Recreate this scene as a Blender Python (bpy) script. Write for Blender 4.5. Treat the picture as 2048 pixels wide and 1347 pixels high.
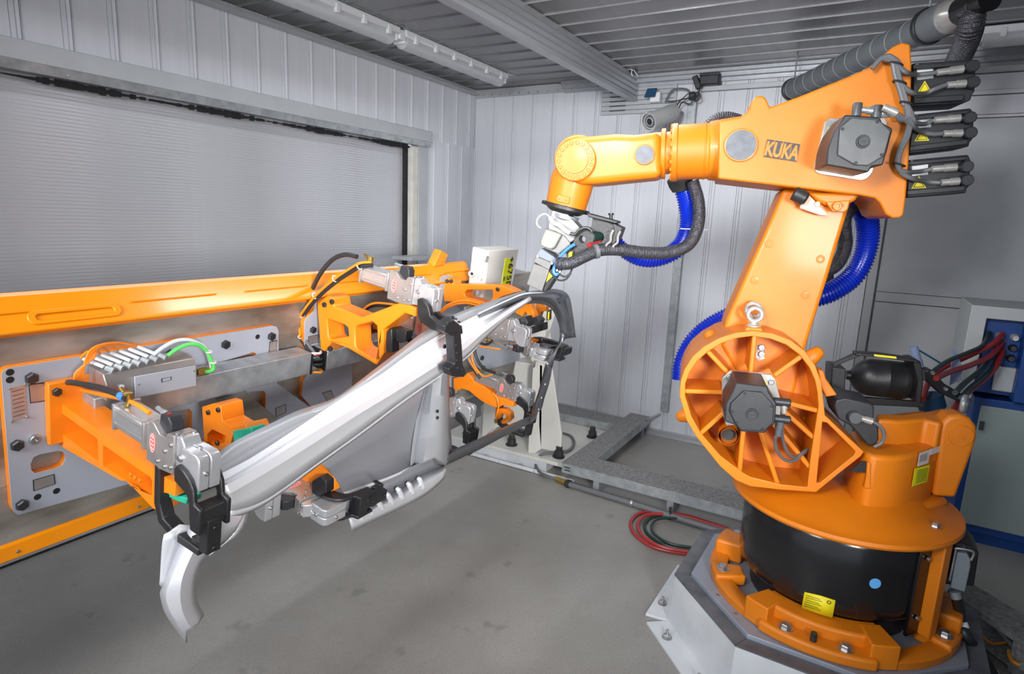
import bpy, bmesh, math, random
import numpy as np
from mathutils import Vector as V, Matrix
from mathutils.geometry import tessellate_polygon
random.seed(7)
for o in list(bpy.data.objects): bpy.data.objects.remove(o)
scn = bpy.context.scene; COL = scn.collection
PI = math.pi
# ------------------------------------------------------------------ camera, world, lights, exposure
CAMR = np.array([[0.8590225, 0.51037354, 0.0399898], [-0.13228631, 0.14583423, 0.98042476], [0.49455098, -0.84749703, 0.19279032]])
FPX = 1217.186; EYE = V((0, 0, 2.15))
cd = bpy.data.cameras.new('camera'); cam = bpy.data.objects.new('camera', cd); COL.objects.link(cam)
cd.sensor_width = 36; cd.lens = 36 * FPX / 2048; cd.clip_start = .05
cam.matrix_world = Matrix.Translation(EYE) @ Matrix([list(r) for r in CAMR.T]).to_4x4()
scn.camera = cam
w = bpy.data.worlds.new('world'); scn.world = w; w.use_nodes = True
w.node_tree.nodes['Background'].inputs[0].default_value = (.80, .88, 1, 1)
w.node_tree.nodes['Background'].inputs[1].default_value = .72
scn.view_settings.view_transform = 'Standard'; scn.view_settings.look = 'None'
scn.view_settings.gamma = 1; scn.view_settings.exposure = 0.0
scn.view_settings.use_curve_mapping = False
def area(name, loc, target, size, power, color=(1, 1, 1), spread=180, sy=None):
    l = bpy.data.lights.new(name, 'AREA'); l.energy = power; l.color = color; l.size = size; l.spread = math.radians(spread)
    if sy: l.shape = 'RECTANGLE'; l.size_y = sy
    o = bpy.data.objects.new(name, l); COL.objects.link(o); o.location = loc
    o.rotation_euler = (V(target) - V(loc)).to_track_quat('-Z', 'Y').to_euler(); return o
area('key_softbox', (1.45, -.35, 2.05), (-2.2, 3.3, 1.6), .6, 38, (1, .99, .97), 62)
area('left_softbox', (-1.7, -1.6, 2.7), (-2.2, 3.0, 1.2), 1.0, 34, (.98, .985, 1), 110)
area('wall_softbox', (-.7, -.7, 3.1), (-1.7, 6, 2.3), .5, 27, (.98, .985, 1), 75)
area('bounce_light', (-1.2, .1, 3.3), (-1.9, 3.4, .6), 2.2, 42, (.97, .98, 1), 160)
# glow of the tube lamps in front of the shutter, and a fill added under the ceiling to brighten the walls
area('tube_glow', (-3.36, 3.0, 3.36), (-3.2, 3.0, 0), .12, 19, (.95, .97, 1), 180, sy=4.4).rotation_euler = (0, math.radians(-14), 0)
area('ceiling_fill', (-1.3, 3.9, 3.50), (-1.9, 4.4, 0), .25, 50, (.95, .97, 1), 180, sy=3.0).rotation_euler = (math.radians(10), 0, 0)

# ------------------------------------------------------------------ rays through real planes
def ray(u, v):
    c = CAMR.T @ np.array([(u - 1024) / FPX, -(v - 673.5) / FPX, -1.0]); return V(c)
def onpl(u, v, n, d0):
    d = ray(u, v); n = V(n); return EYE + d * ((d0 - n.dot(EYE)) / n.dot(d))
def PX(u, v, x): return onpl(u, v, (1, 0, 0), x)
def PY(u, v, y): return onpl(u, v, (0, 1, 0), y)
def PZ(u, v, z): return onpl(u, v, (0, 0, 1), z)
ph = math.radians(9); Fn = V((math.cos(ph), 0, -math.sin(ph))); Fu = V((math.sin(ph), 0, math.cos(ph))); Fy = V((0, 1, 0)); FO = V((-2.5, 0, 1.35))
def F(u, v, w=0.): return onpl(u, v, Fn, Fn.dot(FO) + w)          # fixture plane, w metres proud of it
def Fl(y, u, w): return FO + Fy * y + Fu * u + Fn * w
hh = math.radians(15); An = V((-math.sin(hh), math.cos(hh), 0)); Ae = V((math.cos(hh), math.sin(hh), 0)); UZ = V((0, 0, 1))
def A(u, v, p): return onpl(u, v, An, p)                           # plane parallel to the robot arm
def Al(e, z, p): return Ae * e + An * p + UZ * z
def AL(pts, p): return [A(u, v, p) for u, v in pts]
def FL(pts, w): return [F(u, v, w) for u, v in pts]

# ------------------------------------------------------------------ materials
def mat(name, col, rough=.5, metal=0., nscale=0, namt=0., bump=0., bscale=60, coat=0., stretch=None, col2=None, emit=0, wear=0):
    m = bpy.data.materials.new(name); m.use_nodes = True; nt = m.node_tree; b = nt.nodes['Principled BSDF']
    b.inputs['Base Color'].default_value = (*col, 1); b.inputs['Roughness'].default_value = rough; b.inputs['Metallic'].default_value = metal
    if coat: b.inputs['Coat Weight'].default_value = coat; b.inputs['Coat Roughness'].default_value = .12
    if emit: b.inputs['Emission Color'].default_value = (*col, 1); b.inputs['Emission Strength'].default_value = emit
    tc = nt.nodes.new('ShaderNodeTexCoord'); mp = nt.nodes.new('ShaderNodeMapping'); nt.links.new(tc.outputs['Object'], mp.inputs[0])
    if stretch: mp.inputs['Scale'].default_value = stretch
    if nscale:
        n = nt.nodes.new('ShaderNodeTexNoise'); n.inputs['Scale'].default_value = nscale; n.inputs['Detail'].default_value = 6; nt.links.new(mp.outputs[0], n.inputs['Vector'])
        r = nt.nodes.new('ShaderNodeValToRGB'); r.color_ramp.elements[0].position = .35; r.color_ramp.elements[1].position = .68
        c2 = col2 or tuple(max(0, c * (1 - namt)) for c in col)
        r.color_ramp.elements[0].color = (*c2, 1); r.color_ramp.elements[1].color = (*col, 1)
        nt.links.new(n.outputs['Fac'], r.inputs[0]); nt.links.new(r.outputs[0], b.inputs['Base Color'])
        if wear:
            rr = nt.nodes.new('ShaderNodeMapRange'); rr.inputs[3].default_value = rough + wear; rr.inputs[4].default_value = max(.05, rough - wear)
            nt.links.new(n.outputs['Fac'], rr.inputs[0]); nt.links.new(rr.outputs[0], b.inputs['Roughness'])
    if bump:
        n2 = nt.nodes.new('ShaderNodeTexNoise'); n2.inputs['Scale'].default_value = bscale; n2.inputs['Detail'].default_value = 3; nt.links.new(mp.outputs[0], n2.inputs['Vector'])
        bp = nt.nodes.new('ShaderNodeBump'); bp.inputs['Strength'].default_value = bump; bp.inputs['Distance'].default_value = .01
        nt.links.new(n2.outputs['Fac'], bp.inputs['Height']); nt.links.new(bp.outputs[0], b.inputs['Normal'])
    return m
M = {}
M['orange'] = mat('robot_orange', (.70, .195, .003), .48, 0, 5, .10, .10, 220, coat=.08, wear=.06)
M['fix_orange'] = mat('fixture_orange', (.84, .225, .006), .42, 0, 9, .08, .05, 150, coat=.15)
M['gloss_orange'] = mat('beam_orange', (.86, .27, .002), .24, 0, 3, .06, .03, 60, coat=.5)
M['ochre'] = mat('ochre_orange', (.72, .25, .01), .5, 0, 8, .2)
M['black'] = mat('black_steel', (.018, .018, .02), .42, 0, 12, .3, .1, 120)
M['drum'] = mat('black_drum', (.008, .008, .009), .22, 0, coat=.3)
M['motor'] = mat('motor_black', (.026, .028, .033), .45, 0, 30, .2, .08, 300)
M['motor_cap'] = mat('motor_cap_grey', (.085, .092, .10), .40, 0, 14, .3)
M['rubber'] = mat('black_rubber', (.022, .023, .025), .45)
M['greycable'] = mat('grey_cable', (.12, .125, .135), .45)
M['chrome'] = mat('bright_steel', (.60, .59, .56), .26, .55, 20, .2)
M['bolt'] = mat('dark_bolt', (.10, .10, .11), .35, .8, 40, .4)
M['zincbolt'] = mat('zinc_bolt', (.55, .55, .55), .3, .9, 30, .3)
M['alu'] = mat('machined_aluminium', (.62, .63, .65), .30, .75, 40, .12, .08, 200, stretch=(1, 1, 6))
M['alu_body'] = mat('clamp_body_steel', (.50, .47, .46), .34, .7, 14, .18)
M['head'] = mat('clamp_head', (.68, .69, .72), .30, .7, 30, .08, .05, 200)
M['plate'] = mat('plate_grey_blue', (.40, .43, .50), .5, .1, 2.5, .12, .04, 40)
M['beam_steel'] = mat('bare_steel_beam', (.47, .45, .42), .38, .45, 4.5, 0, .06, 20, stretch=(1, .6, 2), col2=(.19, .165, .13), wear=.1)
M['galv'] = mat('galvanised_steel', (.46, .49, .51), .38, .55, 16, 0, .03, 30, col2=(.31, .34, .36), wear=.08)
M['galv_dark'] = mat('galvanised_dull', (.29, .29, .285), .6, .3, 45, 0, .12, 160, col2=(.16, .16, .16))
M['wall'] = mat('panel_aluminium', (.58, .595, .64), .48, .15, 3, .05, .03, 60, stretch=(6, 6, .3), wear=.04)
M['wall_bright'] = mat('panel_ridge', (.52, .535, .57), .28, .55)
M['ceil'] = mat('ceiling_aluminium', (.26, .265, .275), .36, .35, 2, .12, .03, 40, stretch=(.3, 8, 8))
M['ceil_rib'] = mat('ceiling_rib', (.50, .51, .53), .28, .5)
M['slat'] = mat('shutter_aluminium', (.60, .61, .65), .34, .35, 5, .26, .02, 30, stretch=(1, .35, 45), wear=.2)
M['seal'] = mat('black_brush_seal', (.012, .011, .013), .8, 0, 20, .4, .4, 90)
M['frame_g'] = mat('door_frame_grey', (.42, .44, .46), .45, .25, 5, .08)
M['cream'] = mat('cream_post', (.55, .54, .50), .6, 0, 12, .15)
M['track'] = mat('floor_track', (.42, .43, .45), .35, .6)
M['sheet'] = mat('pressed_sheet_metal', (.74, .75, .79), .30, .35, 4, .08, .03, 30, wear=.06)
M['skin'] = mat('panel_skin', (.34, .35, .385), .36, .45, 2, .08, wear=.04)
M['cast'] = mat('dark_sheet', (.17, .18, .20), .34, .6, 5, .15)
M['white_paint'] = mat('cream_white_paint', (.62, .61, .57), .45, 0, 3, .10)
M['ped_white'] = mat('pedestal_white', (.62, .65, .68), .5, 0, 5, .16, .08, 60)
M['ped_dark'] = mat('worn_steel_band', (.17, .175, .19), .45, .3, 9, 0, .05, 50, col2=(.10, .105, .12))
M['ped_plate'] = mat('pedestal_plate', (.30, .33, .40), .42, .2, 5, .15)
M['blue_hose'] = mat('blue_hose', (.002, .022, .42), .28, 0, coat=.2)
M['braid'] = mat('braided_hose', (.09, .09, .10), .30, .4, 160, .8, .35, 260)
M['pipe'] = mat('grey_pipe', (.15, .17, .185), .45, 0, 6, .12)
M['pipe_line'] = mat('pipe_wire', (.4, .42, .44), .4, .2)
M['cab_blue'] = mat('cabinet_blue', (.004, .055, .26), .45, 0, 3, .1)
M['cab_green'] = mat('cabinet_grey_green', (.30, .37, .36), .5, 0, 2, .08)
M['cab_white'] = mat('cabinet_white', (.42, .45, .46), .5)
M['red'] = mat('red_hose', (.33, .025, .025), .4)
M['green_hose'] = mat('dark_green_hose', (.012, .035, .028), .45)
M['yellow'] = mat('yellow_label', (.85, .72, .01), .5)
M['lime'] = mat('lime_label', (.80, .85, .01), .5)
M['labelwhite'] = mat('white_label', (.70, .72, .74), .5)
M['logo'] = mat('logo_red', (.85, .12, .10), .5)
M['ink'] = mat('black_ink', (.01, .01, .01), .6)
M['teal'] = mat('teal_pad', (.02, .42, .27), .5)
M['wire_orange'] = mat('orange_wire', (.95, .25, .01), .4)
M['wire_green'] = mat('green_wire', (.10, .65, .12), .4)
M['wire_white'] = mat('white_wire', (.62, .65, .70), .4)
M['wire_blue'] = mat('blue_wire', (.05, .22, .80), .4)
M['tie'] = mat('cable_tie', (.75, .75, .75), .5)
M['lampwhite'] = mat('lamp_housing', (.62, .64, .67), .4)
M['brass'] = mat('brass', (.45, .33, .10), .3, .9)
M['alu_prof'] = mat('aluminium_profile', (.42, .44, .47), .34, .5, 3, .12, 0, 30, stretch=(8, .3, 8))
M['camgrey'] = mat('camera_housing', (.50, .51, .50), .45, .1)
M['glass_dark'] = mat('dark_glass', (.02, .02, .025), .1)
M['navy'] = mat('navy_pad', (.005, .05, .12), .6)
M['paleblue'] = mat('pale_blue', (.20, .26, .42), .5)
M['dot'] = mat('light_blue_dot', (.12, .42, .85), .5)
M['socket'] = mat('grey_plug', (.18, .21, .24), .5)
M['capgrey'] = mat('grey_cap', (.13, .14, .165), .5, .1, 30, .3)
M['tool_alu'] = mat('tool_metal', (.20, .195, .19), .38, .5, 20, .15)
M['tool_cover'] = mat('tool_cover', (.27, .26, .235), .5)
M['skin_cover'] = mat('primer_pink', (.80, .52, .38), .5)
M['skin2'] = mat('skin_light', (.42, .43, .46), .34, .5)
# lamp diffuser: clear plastic
def mk_clear():
    m = bpy.data.materials.new('clear_plastic'); m.use_nodes = True; b = m.node_tree.nodes['Principled BSDF']
    b.inputs['Base Color'].default_value = (.80, .83, .86, 1); b.inputs['Roughness'].default_value = .15; b.inputs['Transmission Weight'].default_value = .55; b.inputs['IOR'].default_value = 1.2
    return m
M['clear'] = mk_clear()
def mk_floor():
    m = bpy.data.materials.new('sealed_concrete'); m.use_nodes = True; nt = m.node_tree; b = nt.nodes['Principled BSDF']
    tc = nt.nodes.new('ShaderNodeTexCoord')
    def noise(s, d, p0, c0, p1, c1):
        n = nt.nodes.new('ShaderNodeTexNoise'); n.inputs['Scale'].default_value = s; n.inputs['Detail'].default_value = d; n.inputs['Roughness'].default_value = .6
        nt.links.new(tc.outputs['Object'], n.inputs['Vector']); r = nt.nodes.new('ShaderNodeValToRGB')
        r.color_ramp.elements[0].position = p0; r.color_ramp.elements[0].color = (*c0, 1); r.color_ramp.elements[1].position = p1; r.color_ramp.elements[1].color = (*c1, 1)
        nt.links.new(n.outputs['Fac'], r.inputs[0]); return r, n
    a, _ = noise(1.1, 5, .3, (.235, .225, .208), .7, (.325, .318, .30)); g, ng = noise(190, 3, .32, (.55, .55, .55), .6, (1.1, 1.1, 1.1)); d, _ = noise(5.5, 2, .26, (.72, .72, .70), .34, (1, 1, 1))
    m1 = nt.nodes.new('ShaderNodeMix'); m1.data_type = 'RGBA'; m1.blend_type = 'MULTIPLY'; m1.inputs[0].default_value = .55
    nt.links.new(a.outputs[0], m1.inputs[6]); nt.links.new(g.outputs[0], m1.inputs[7])
    m2 = nt.nodes.new('ShaderNodeMix'); m2.data_type = 'RGBA'; m2.blend_type = 'MULTIPLY'; m2.inputs[0].default_value = .8
    nt.links.new(m1.outputs[2], m2.inputs[6]); nt.links.new(d.outputs[0], m2.inputs[7]); nt.links.new(m2.outputs[2], b.inputs['Base Color'])
    b.inputs['Roughness'].default_value = .42
    bp = nt.nodes.new('ShaderNodeBump'); bp.inputs['Strength'].default_value = .15; bp.inputs['Distance'].default_value = .003
    nt.links.new(ng.outputs['Fac'], bp.inputs['Height']); nt.links.new(bp.outputs[0], b.inputs['Normal'])
    return m
M['floor'] = mk_floor()
nt = M['braid'].node_tree; ck = nt.nodes.new('ShaderNodeTexChecker'); ck.inputs['Scale'].default_value = 150
ck.inputs['Color1'].default_value = (.022, .022, .026, 1); ck.inputs['Color2'].default_value = (.11, .11, .13, 1)
tc_ = nt.nodes.new('ShaderNodeTexCoord'); mp_ = nt.nodes.new('ShaderNodeMapping'); mp_.inputs['Rotation'].default_value = (.5, .6, .78); nt.links.new(tc_.outputs['Object'], mp_.inputs[0]); nt.links.new(mp_.outputs[0], ck.inputs['Vector'])
nt.links.new(ck.outputs['Color'], nt.nodes['Principled BSDF'].inputs['Base Color'])

# ------------------------------------------------------------------ mesh building
class MB:
    def __init__(s): s.v = []; s.f = []
    def add(s, vs, fs):
        k = len(s.v); s.v += [V(a) for a in vs]; s.f += [[i + k for i in f] for f in fs]; return s
    def prism(s, pts, ext, holes=()):
        """closed outline (and holes) extruded along the vector ext"""
        ext = V(ext); loops = [[V(p) for p in pts]] + [[V(p) for p in h] for h in holes]
        flat = [p for l in loops for p in l]; n = len(flat)
        tris = tessellate_polygon(loops)
        nrm = V((0, 0, 0))
        for a, b, c in tris: nrm += (flat[b] - flat[a]).cross(flat[c] - flat[a])
        flip = nrm.dot(ext) > 0
        fs = []
        if not holes:
            t = list(range(n)); ar = V((0, 0, 0))
            for i in range(n): ar += flat[i].cross(flat[(i + 1) % n])
            fl = ar.dot(ext) > 0
            fs.append(t[::-1] if fl else t); fs.append([i + n for i in (t if fl else t[::-1])])
            for i in range(n):
                j = (i + 1) % n; q = [i, j, j + n, i + n]; fs.append(q if fl else q[::-1])
            return s.add(flat + [p + ext for p in flat], fs)
        s.holed = True
        for a, b, c in tris:
            # all triangles share the sign of their own normal
            t = (flat[b] - flat[a]).cross(flat[c] - flat[a]).dot(ext) > 0
            fs.append([c, b, a] if t else [a, b, c]); fs.append([a + n, b + n, c + n] if t else [c + n, b + n, a + n])
        k = 0
        for li, l in enumerate(loops):
            m = len(l); ar = V((0, 0, 0))
            for i in range(m): ar += l[i].cross(l[(i + 1) % m])
            fl = (ar.dot(ext) > 0) != (li > 0)
            for i in range(m):
                j = (i + 1) % m; q = [k + i, k + j, k + j + n, k + i + n]; fs.append(q if fl else q[::-1])
            k += m
        return s.add(flat + [p + ext for p in flat], fs)
    def box(s, c, sx, sy, sz, ax=None):
        ax = ax or (V((1, 0, 0)), V((0, 1, 0)), V((0, 0, 1))); c = V(c)
        vs = [c + ax[0] * (sx / 2 * i) + ax[1] * (sy / 2 * j) + ax[2] * (sz / 2 * k) for i in (-1, 1) for j in (-1, 1) for k in (-1, 1)]
        return s.add(vs, [(0, 1, 3, 2), (4, 6, 7, 5), (0, 4, 5, 1), (2, 3, 7, 6), (0, 2, 6, 4), (1, 5, 7, 3)])
    def bb(s, a, b):
        a = V(a); b = V(b); return s.box((a + b) / 2, abs(b.x - a.x), abs(b.y - a.y), abs(b.z - a.z))
    def lathe(s, p0, ax, prof, n=24, cap=True, a0=0, a1=2 * PI):
        """prof: list of (radius, distance along ax)"""
        p0 = V(p0); ax = V(ax).normalized(); t = ax.orthogonal().normalized()
        if abs(ax.z) > .9: t = (V((1, 0, 0)) - ax * ax.x).normalized()
        b = ax.cross(t); full = abs(a1 - a0 - 2 * PI) < 1e-6; m = n if full else n + 1; vs = []
        for r, d in prof:
            for i in range(m):
                an = a0 + (a1 - a0) * i / n; vs.append(p0 + ax * d + (t * math.cos(an) + b * math.sin(an)) * r)
        fs = []
        for k in range(len(prof) - 1):
            for i in range(n):
                j = (i + 1) % m; fs.append((k * m + i, k * m + j, (k + 1) * m + j, (k + 1) * m + i))
        if cap and full:
            fs.append(tuple(range(m))[::-1]); fs.append(tuple(range((len(prof) - 1) * m, len(prof) * m)))
        return s.add(vs, fs)
    def cyl(s, p0, p1, r, r1=None, n=20):
        p0 = V(p0); p1 = V(p1); return s.lathe(p0, p1 - p0, [(r, 0), (r if r1 is None else r1, (p1 - p0).length)], n)
    def hexb(s, p, ax, r, h, washer=True):
        ax = V(ax).normalized(); p = V(p)
        if washer: s.lathe(p, ax, [(r * 1.35, 0), (r * 1.35, h * .22)], 14); p = p + ax * h * .22
        return s.lathe(p, ax, [(r, 0), (r, h * .75), (r * .8, h)], 6)
    def ring(s, c, ax, R, r, n=28, m=10):
        c = V(c); ax = V(ax).normalized(); t = ax.orthogonal().normalized(); b = ax.cross(t); vs = []
        for i in range(n):
            a = 2 * PI * i / n; d = t * math.cos(a) + b * math.sin(a)
            for j in range(m):
                q = 2 * PI * j / m; vs.append(c + d * (R + r * math.cos(q)) + ax * r * math.sin(q))
        return s.add(vs, [(i * m + j, ((i + 1) % n) * m + j, ((i + 1) % n) * m + (j + 1) % m, i * m + (j + 1) % m) for i in range(n) for j in range(m)])
    def tube(s, pts, r, n=10, res=8, ridge=0, pitch=0, close=False, cap=True):
        """smooth tube through control points; r number or per-point list; ridge>0 gives corrugations"""
        P = [V(p) for p in pts]; R = [r] * len(P) if not isinstance(r, (list, tuple)) else list(r)
        C = []; RR = []
        if len(P) == 2: C = [P[0], P[1]]; RR = R[:]
        else:
            for i in range(len(P) - 1):
                p0 = P[max(i - 1, 0)]; p1 = P[i]; p2 = P[i + 1]; p3 = P[min(i + 2, len(P) - 1)]
                for k in range(res):
                    t = k / res; C.append(.5 * ((2 * p1) + (p2 - p0) * t + (2 * p0 - 5 * p1 + 4 * p2 - p3) * t * t + (3 * p1 - p0 - 3 * p2 + p3) * t ** 3)); RR.append(R[i] * (1 - t) + R[i + 1] * t)
            C.append(P[-1]); RR.append(R[-1])
        if ridge:
            L = [0]
            for i in range(1, len(C)): L.append(L[-1] + (C[i] - C[i - 1]).length)
            N = max(2, int(L[-1] / pitch)); C2 = []; R2 = []
            j = 0
            for k in range(N * 4 + 1):
                d = L[-1] * k / (N * 4)
                while j < len(L) - 2 and L[j + 1] < d: j += 1
                t = (d - L[j]) / max(1e-9, L[j + 1] - L[j]); C2.append(C[j].lerp(C[j + 1], t)); R2.append((RR[j] * (1 - t) + RR[j + 1] * t) + (ridge if k % 4 in (1, 2) else -ridge))
            C, RR = C2, R2
        T = [(C[min(i + 1, len(C) - 1)] - C[max(i - 1, 0)]).normalized() for i in range(len(C))]
        u = T[0].orthogonal().normalized(); vs = []
        for i, c in enumerate(C):
            u = (u - T[i] * u.dot(T[i]))
            u = u.normalized() if u.length > 1e-6 else T[i].orthogonal().normalized(); b = T[i].cross(u)
            for j in range(n):
                a = 2 * PI * j / n; vs.append(c + (u * math.cos(a) + b * math.sin(a)) * RR[i])
        fs = [(i * n + j, i * n + (j + 1) % n, (i + 1) * n + (j + 1) % n, (i + 1) * n + j) for i in range(len(C) - 1) for j in range(n)]
        if cap: fs += [tuple(range(n))[::-1], tuple(range((len(C) - 1) * n, len(C) * n))]
        return s.add(vs, fs)
    def loft(s, curves, close=False):
        n = len(curves[0]); vs = [p for c in curves for p in c]
        return s.add(vs, [(k * n + i, k * n + i + 1, (k + 1) * n + i + 1, (k + 1) * n + i) for k in range(len(curves) - 1) for i in range(n - 1)])

ROOTM = {}
def build(name, mb, m, parent=None, bevel=0, seg=2, smooth=35, solid=0, sub=0, mats=None):
    me = bpy.data.meshes.new(name)
    Mi = ROOTM.get(parent.name) if parent else None
    if Mi is None:
        c = sum(mb.v, V((0, 0, 0))) / max(1, len(mb.v)); zmin = min(v.z for v in mb.v); c = V((c.x, c.y, zmin))
        Mi = Matrix.Translation(-c); own = True
        if parent is not None: raise Exception('parent ' + parent.name)
    else: own = False
    me.from_pydata([Mi @ v for v in mb.v], [], mb.f); me.update()
    bm = bmesh.new(); bm.from_mesh(me); bmesh.ops.recalc_face_normals(bm, faces=bm.faces)
    if getattr(mb, 'holed', False): bmesh.ops.dissolve_limit(bm, angle_limit=.01, verts=bm.verts, edges=bm.edges); bmesh.ops.triangulate(bm, faces=[f for f in bm.faces if len(f.verts) > 4]) if bevel == 0 else None
    bm.to_mesh(me); bm.free()
    if me.polygons:
        me.polygons.foreach_set('use_smooth', [True] * len(me.polygons))
        me.set_sharp_from_angle(angle=math.radians(smooth))
    me.materials.append(M[m] if isinstance(m, str) else m)
    o = bpy.data.objects.new(name, me); COL.objects.link(o)
    if own: o.location = -Mi.translation
    else: o.parent = parent
    ROOTM[o.name] = Mi
    if solid:
        md = o.modifiers.new('solid', 'SOLIDIFY'); md.thickness = solid; md.offset = 0
    if bevel:
        md = o.modifiers.new('bevel', 'BEVEL'); md.width = bevel; md.segments = seg; md.limit_method = 'ANGLE'; md.angle_limit = math.radians(40)
    if sub:
        md = o.modifiers.new('sub', 'SUBSURF'); md.levels = sub; md.render_levels = sub
    return o
def thing(name, label, cat, loc=None, group=None, matrix=None):
    o = bpy.data.objects.new(name, None); COL.objects.link(o); o.empty_display_size = .1
    mtx = matrix or Matrix.Translation(V(loc)); o.matrix_world = mtx; ROOTM[o.name] = mtx.inverted()
    o['label'] = label; o['category'] = cat
    if group: o['group'] = group
    return o
def tag(o, label, cat=None, group=None, kind=None):
    o['label'] = label
    if cat: o['category'] = cat
    if group: o['group'] = group
    if kind: o['kind'] = kind
    return o
def struct(o, label=None):
    o['kind'] = 'structure'
    if label: o['label'] = label
    return o
def sroot(name, label=None):
    o = bpy.data.objects.new(name, None); COL.objects.link(o); ROOTM[o.name] = Matrix.Identity(4); return struct(o, label)
def copy_tree(o, parent=None):
    c = o.copy(); COL.objects.link(c)
    if parent: c.parent = parent
    ROOTM[c.name] = ROOTM.get(o.name, Matrix.Identity(4))
    for ch in list(o.children): copy_tree(ch, c)
    return c
def inst(src, name, parent, mtx):
    """one more object sharing src's mesh, at a world matrix, under parent"""
    c = src.copy(); c.name = name; COL.objects.link(c); c.parent = parent; c.matrix_local = ROOTM[parent.name] @ mtx; return c
def frame_to(p, z, x=None):
    z = V(z).normalized(); x = V(x) if x else z.orthogonal(); x = (x - z * x.dot(z)).normalized(); y = z.cross(x)
    return Matrix(((x.x, y.x, z.x, p[0]), (x.y, y.y, z.y, p[1]), (x.z, y.z, z.z, p[2]), (0, 0, 0, 1)))
_t = {}
def proto(key, mb, m, smooth=35):
    me = bpy.data.meshes.new(key); me.from_pydata(mb.v, [], mb.f); me.polygons.foreach_set('use_smooth', [True] * len(me.polygons)); me.set_sharp_from_angle(angle=math.radians(smooth)); me.materials.append(M[m]); _t[key] = me; return me
def put(key, name, parent, p, z, x=None, s=1.):
    o = bpy.data.objects.new(name, _t[key]); COL.objects.link(o)
    m = frame_to(p, z, x) @ Matrix.Scale(s, 4)
    if parent is not None: o.parent = parent; o.matrix_local = ROOTM[parent.name] @ m
    else: o.matrix_world = m
    return o
proto('hexdark', MB().hexb((0, 0, 0), (0, 0, 1), 1, .8, False), 'bolt')
proto('hexzinc', MB().hexb((0, 0, 0), (0, 0, 1), 1, .8), 'zincbolt')
proto('capbolt', MB().lathe((0, 0, 0), (0, 0, 1), [(1, 0), (1, .7), (.85, .85), (.5, .85), (.45, .4)], 12), 'zincbolt')
proto('orangebolt', MB().lathe((0, 0, 0), (0, 0, 1), [(1, 0), (1, .5), (.85, .65), (.5, .65), (.45, .3)], 12), 'orange')
proto('blackbolt', MB().lathe((0, 0, 0), (0, 0, 1), [(1, 0), (1, .6), (.85, .75), (.5, .75), (.45, .3)], 12), 'black')
def text(name, s, size, m, parent, p, xdir, ydir, depth=.001, bold=0, sx=1):
    c = bpy.data.curves.new(name, 'FONT'); c.body = s; c.size = size; c.extrude = depth; c.offset = bold; c.align_x = 'CENTER'; c.align_y = 'CENTER'
    o = bpy.data.objects.new(name, c); COL.objects.link(o); bpy.context.view_layer.update()
    me = bpy.data.meshes.new_from_object(o); bpy.data.objects.remove(o)
    me.materials.clear(); me.materials.append(M[m])
    x = V(xdir).normalized(); z = x.cross(V(ydir)).normalized(); y = z.cross(x)
    mm = Matrix(((x.x * sx, y.x, z.x, p[0]), (x.y * sx, y.y, z.y, p[1]), (x.z * sx, y.z, z.z, p[2]), (0, 0, 0, 1)))
    o = bpy.data.objects.new(name, me); COL.objects.link(o)
    if parent is not None: o.parent = parent; o.matrix_local = ROOTM[parent.name] @ mm
    else: o.matrix_world = mm
    return o
def lerp(a, b, t): return V(a).lerp(V(b), t)
def rrect(cx, cy, w, h, r, n=4):
    o = []
    for (sx, sy, a0) in ((1, 1, 0), (-1, 1, 90), (-1, -1, 180), (1, -1, 270)):
        for k in range(n + 1):
            a = math.radians(a0 + 90 * k / n); o.append((cx + sx * (w / 2 - r) + r * math.cos(a), cy + sy * (h / 2 - r) + r * math.sin(a)))
    return o
# ================================================================== THE ROOM
XL = -4.095; YB = 5.995; ZC = 3.53; XR = 3.2; Y0 = -2.2; MOD = .245
fl = build('floor', MB().bb((XL - .3, Y0, -.12), (XR, YB + .3, 0)), 'floor'); struct(fl, 'grey sealed concrete floor with damp-looking stains')
def panel_mesh(key, L, W, m, two=False):
    """one sandwich-panel strip: along local X its width W, local Z its length L, local Y outwards (relief)"""
    g = .0035; prof = [(0, -.010), (.0, 0), (g, 0)]
    for c in ((W - .016,) if two else (W - .046, W - .018)): prof += [(c - .004, 0), (c - .0015, .007), (c + .0015, .007), (c + .004, 0)]
    prof += [(W - g, 0), (W - g, -.010)]
    vs = [(x, y, 0) for x, y in prof] + [(x, y, L) for x, y in prof]; n = len(prof)
    fs = [(i, i + 1, n + i + 1, n + i) for i in range(n - 1)]
    me = bpy.data.meshes.new(key); me.from_pydata([V(v) for v in vs], [], fs); me.materials.append(M[m]); return me
def strips(root, key, L, count, org, wdir, ldir, m, W=MOD):
    me = panel_mesh(key, L, W, m, 'ceil' in key); wd = V(wdir); ld = V(ldir)
    for i in range(count):
        o = bpy.data.objects.new('wall_panel' if 'wall' in root.name else 'ceiling_panel', me); COL.objects.link(o); o.parent = root
        p = V(org) + wd * (W * i); nn = ld.cross(wd)   # relief direction
        o.matrix_local = Matrix(((wd.x, nn.x, ld.x, p.x), (wd.y, nn.y, ld.y, p.y), (wd.z, nn.z, ld.z, p.z), (0, 0, 0, 1)))
# back wall: ribs at X = -4.035 + k*.243
wb = sroot('wall_back', 'pale grey ribbed metal panel wall at the back')
build('backing', MB().bb((XL - .2, YB + .012, 0), (XR, YB + .1, ZC)), 'frame_g', wb)
# wd x ld must give the outward relief (towards -Y): wd=+X, ld=+Z -> ld x wd = +Y ; run the strips from the right instead
strips(wb, 'back_strip', ZC, 17, (XL + 17 * .2435, YB, 0), (-1, 0, 0), (0, 0, 1), 'wall', .2435)
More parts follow.
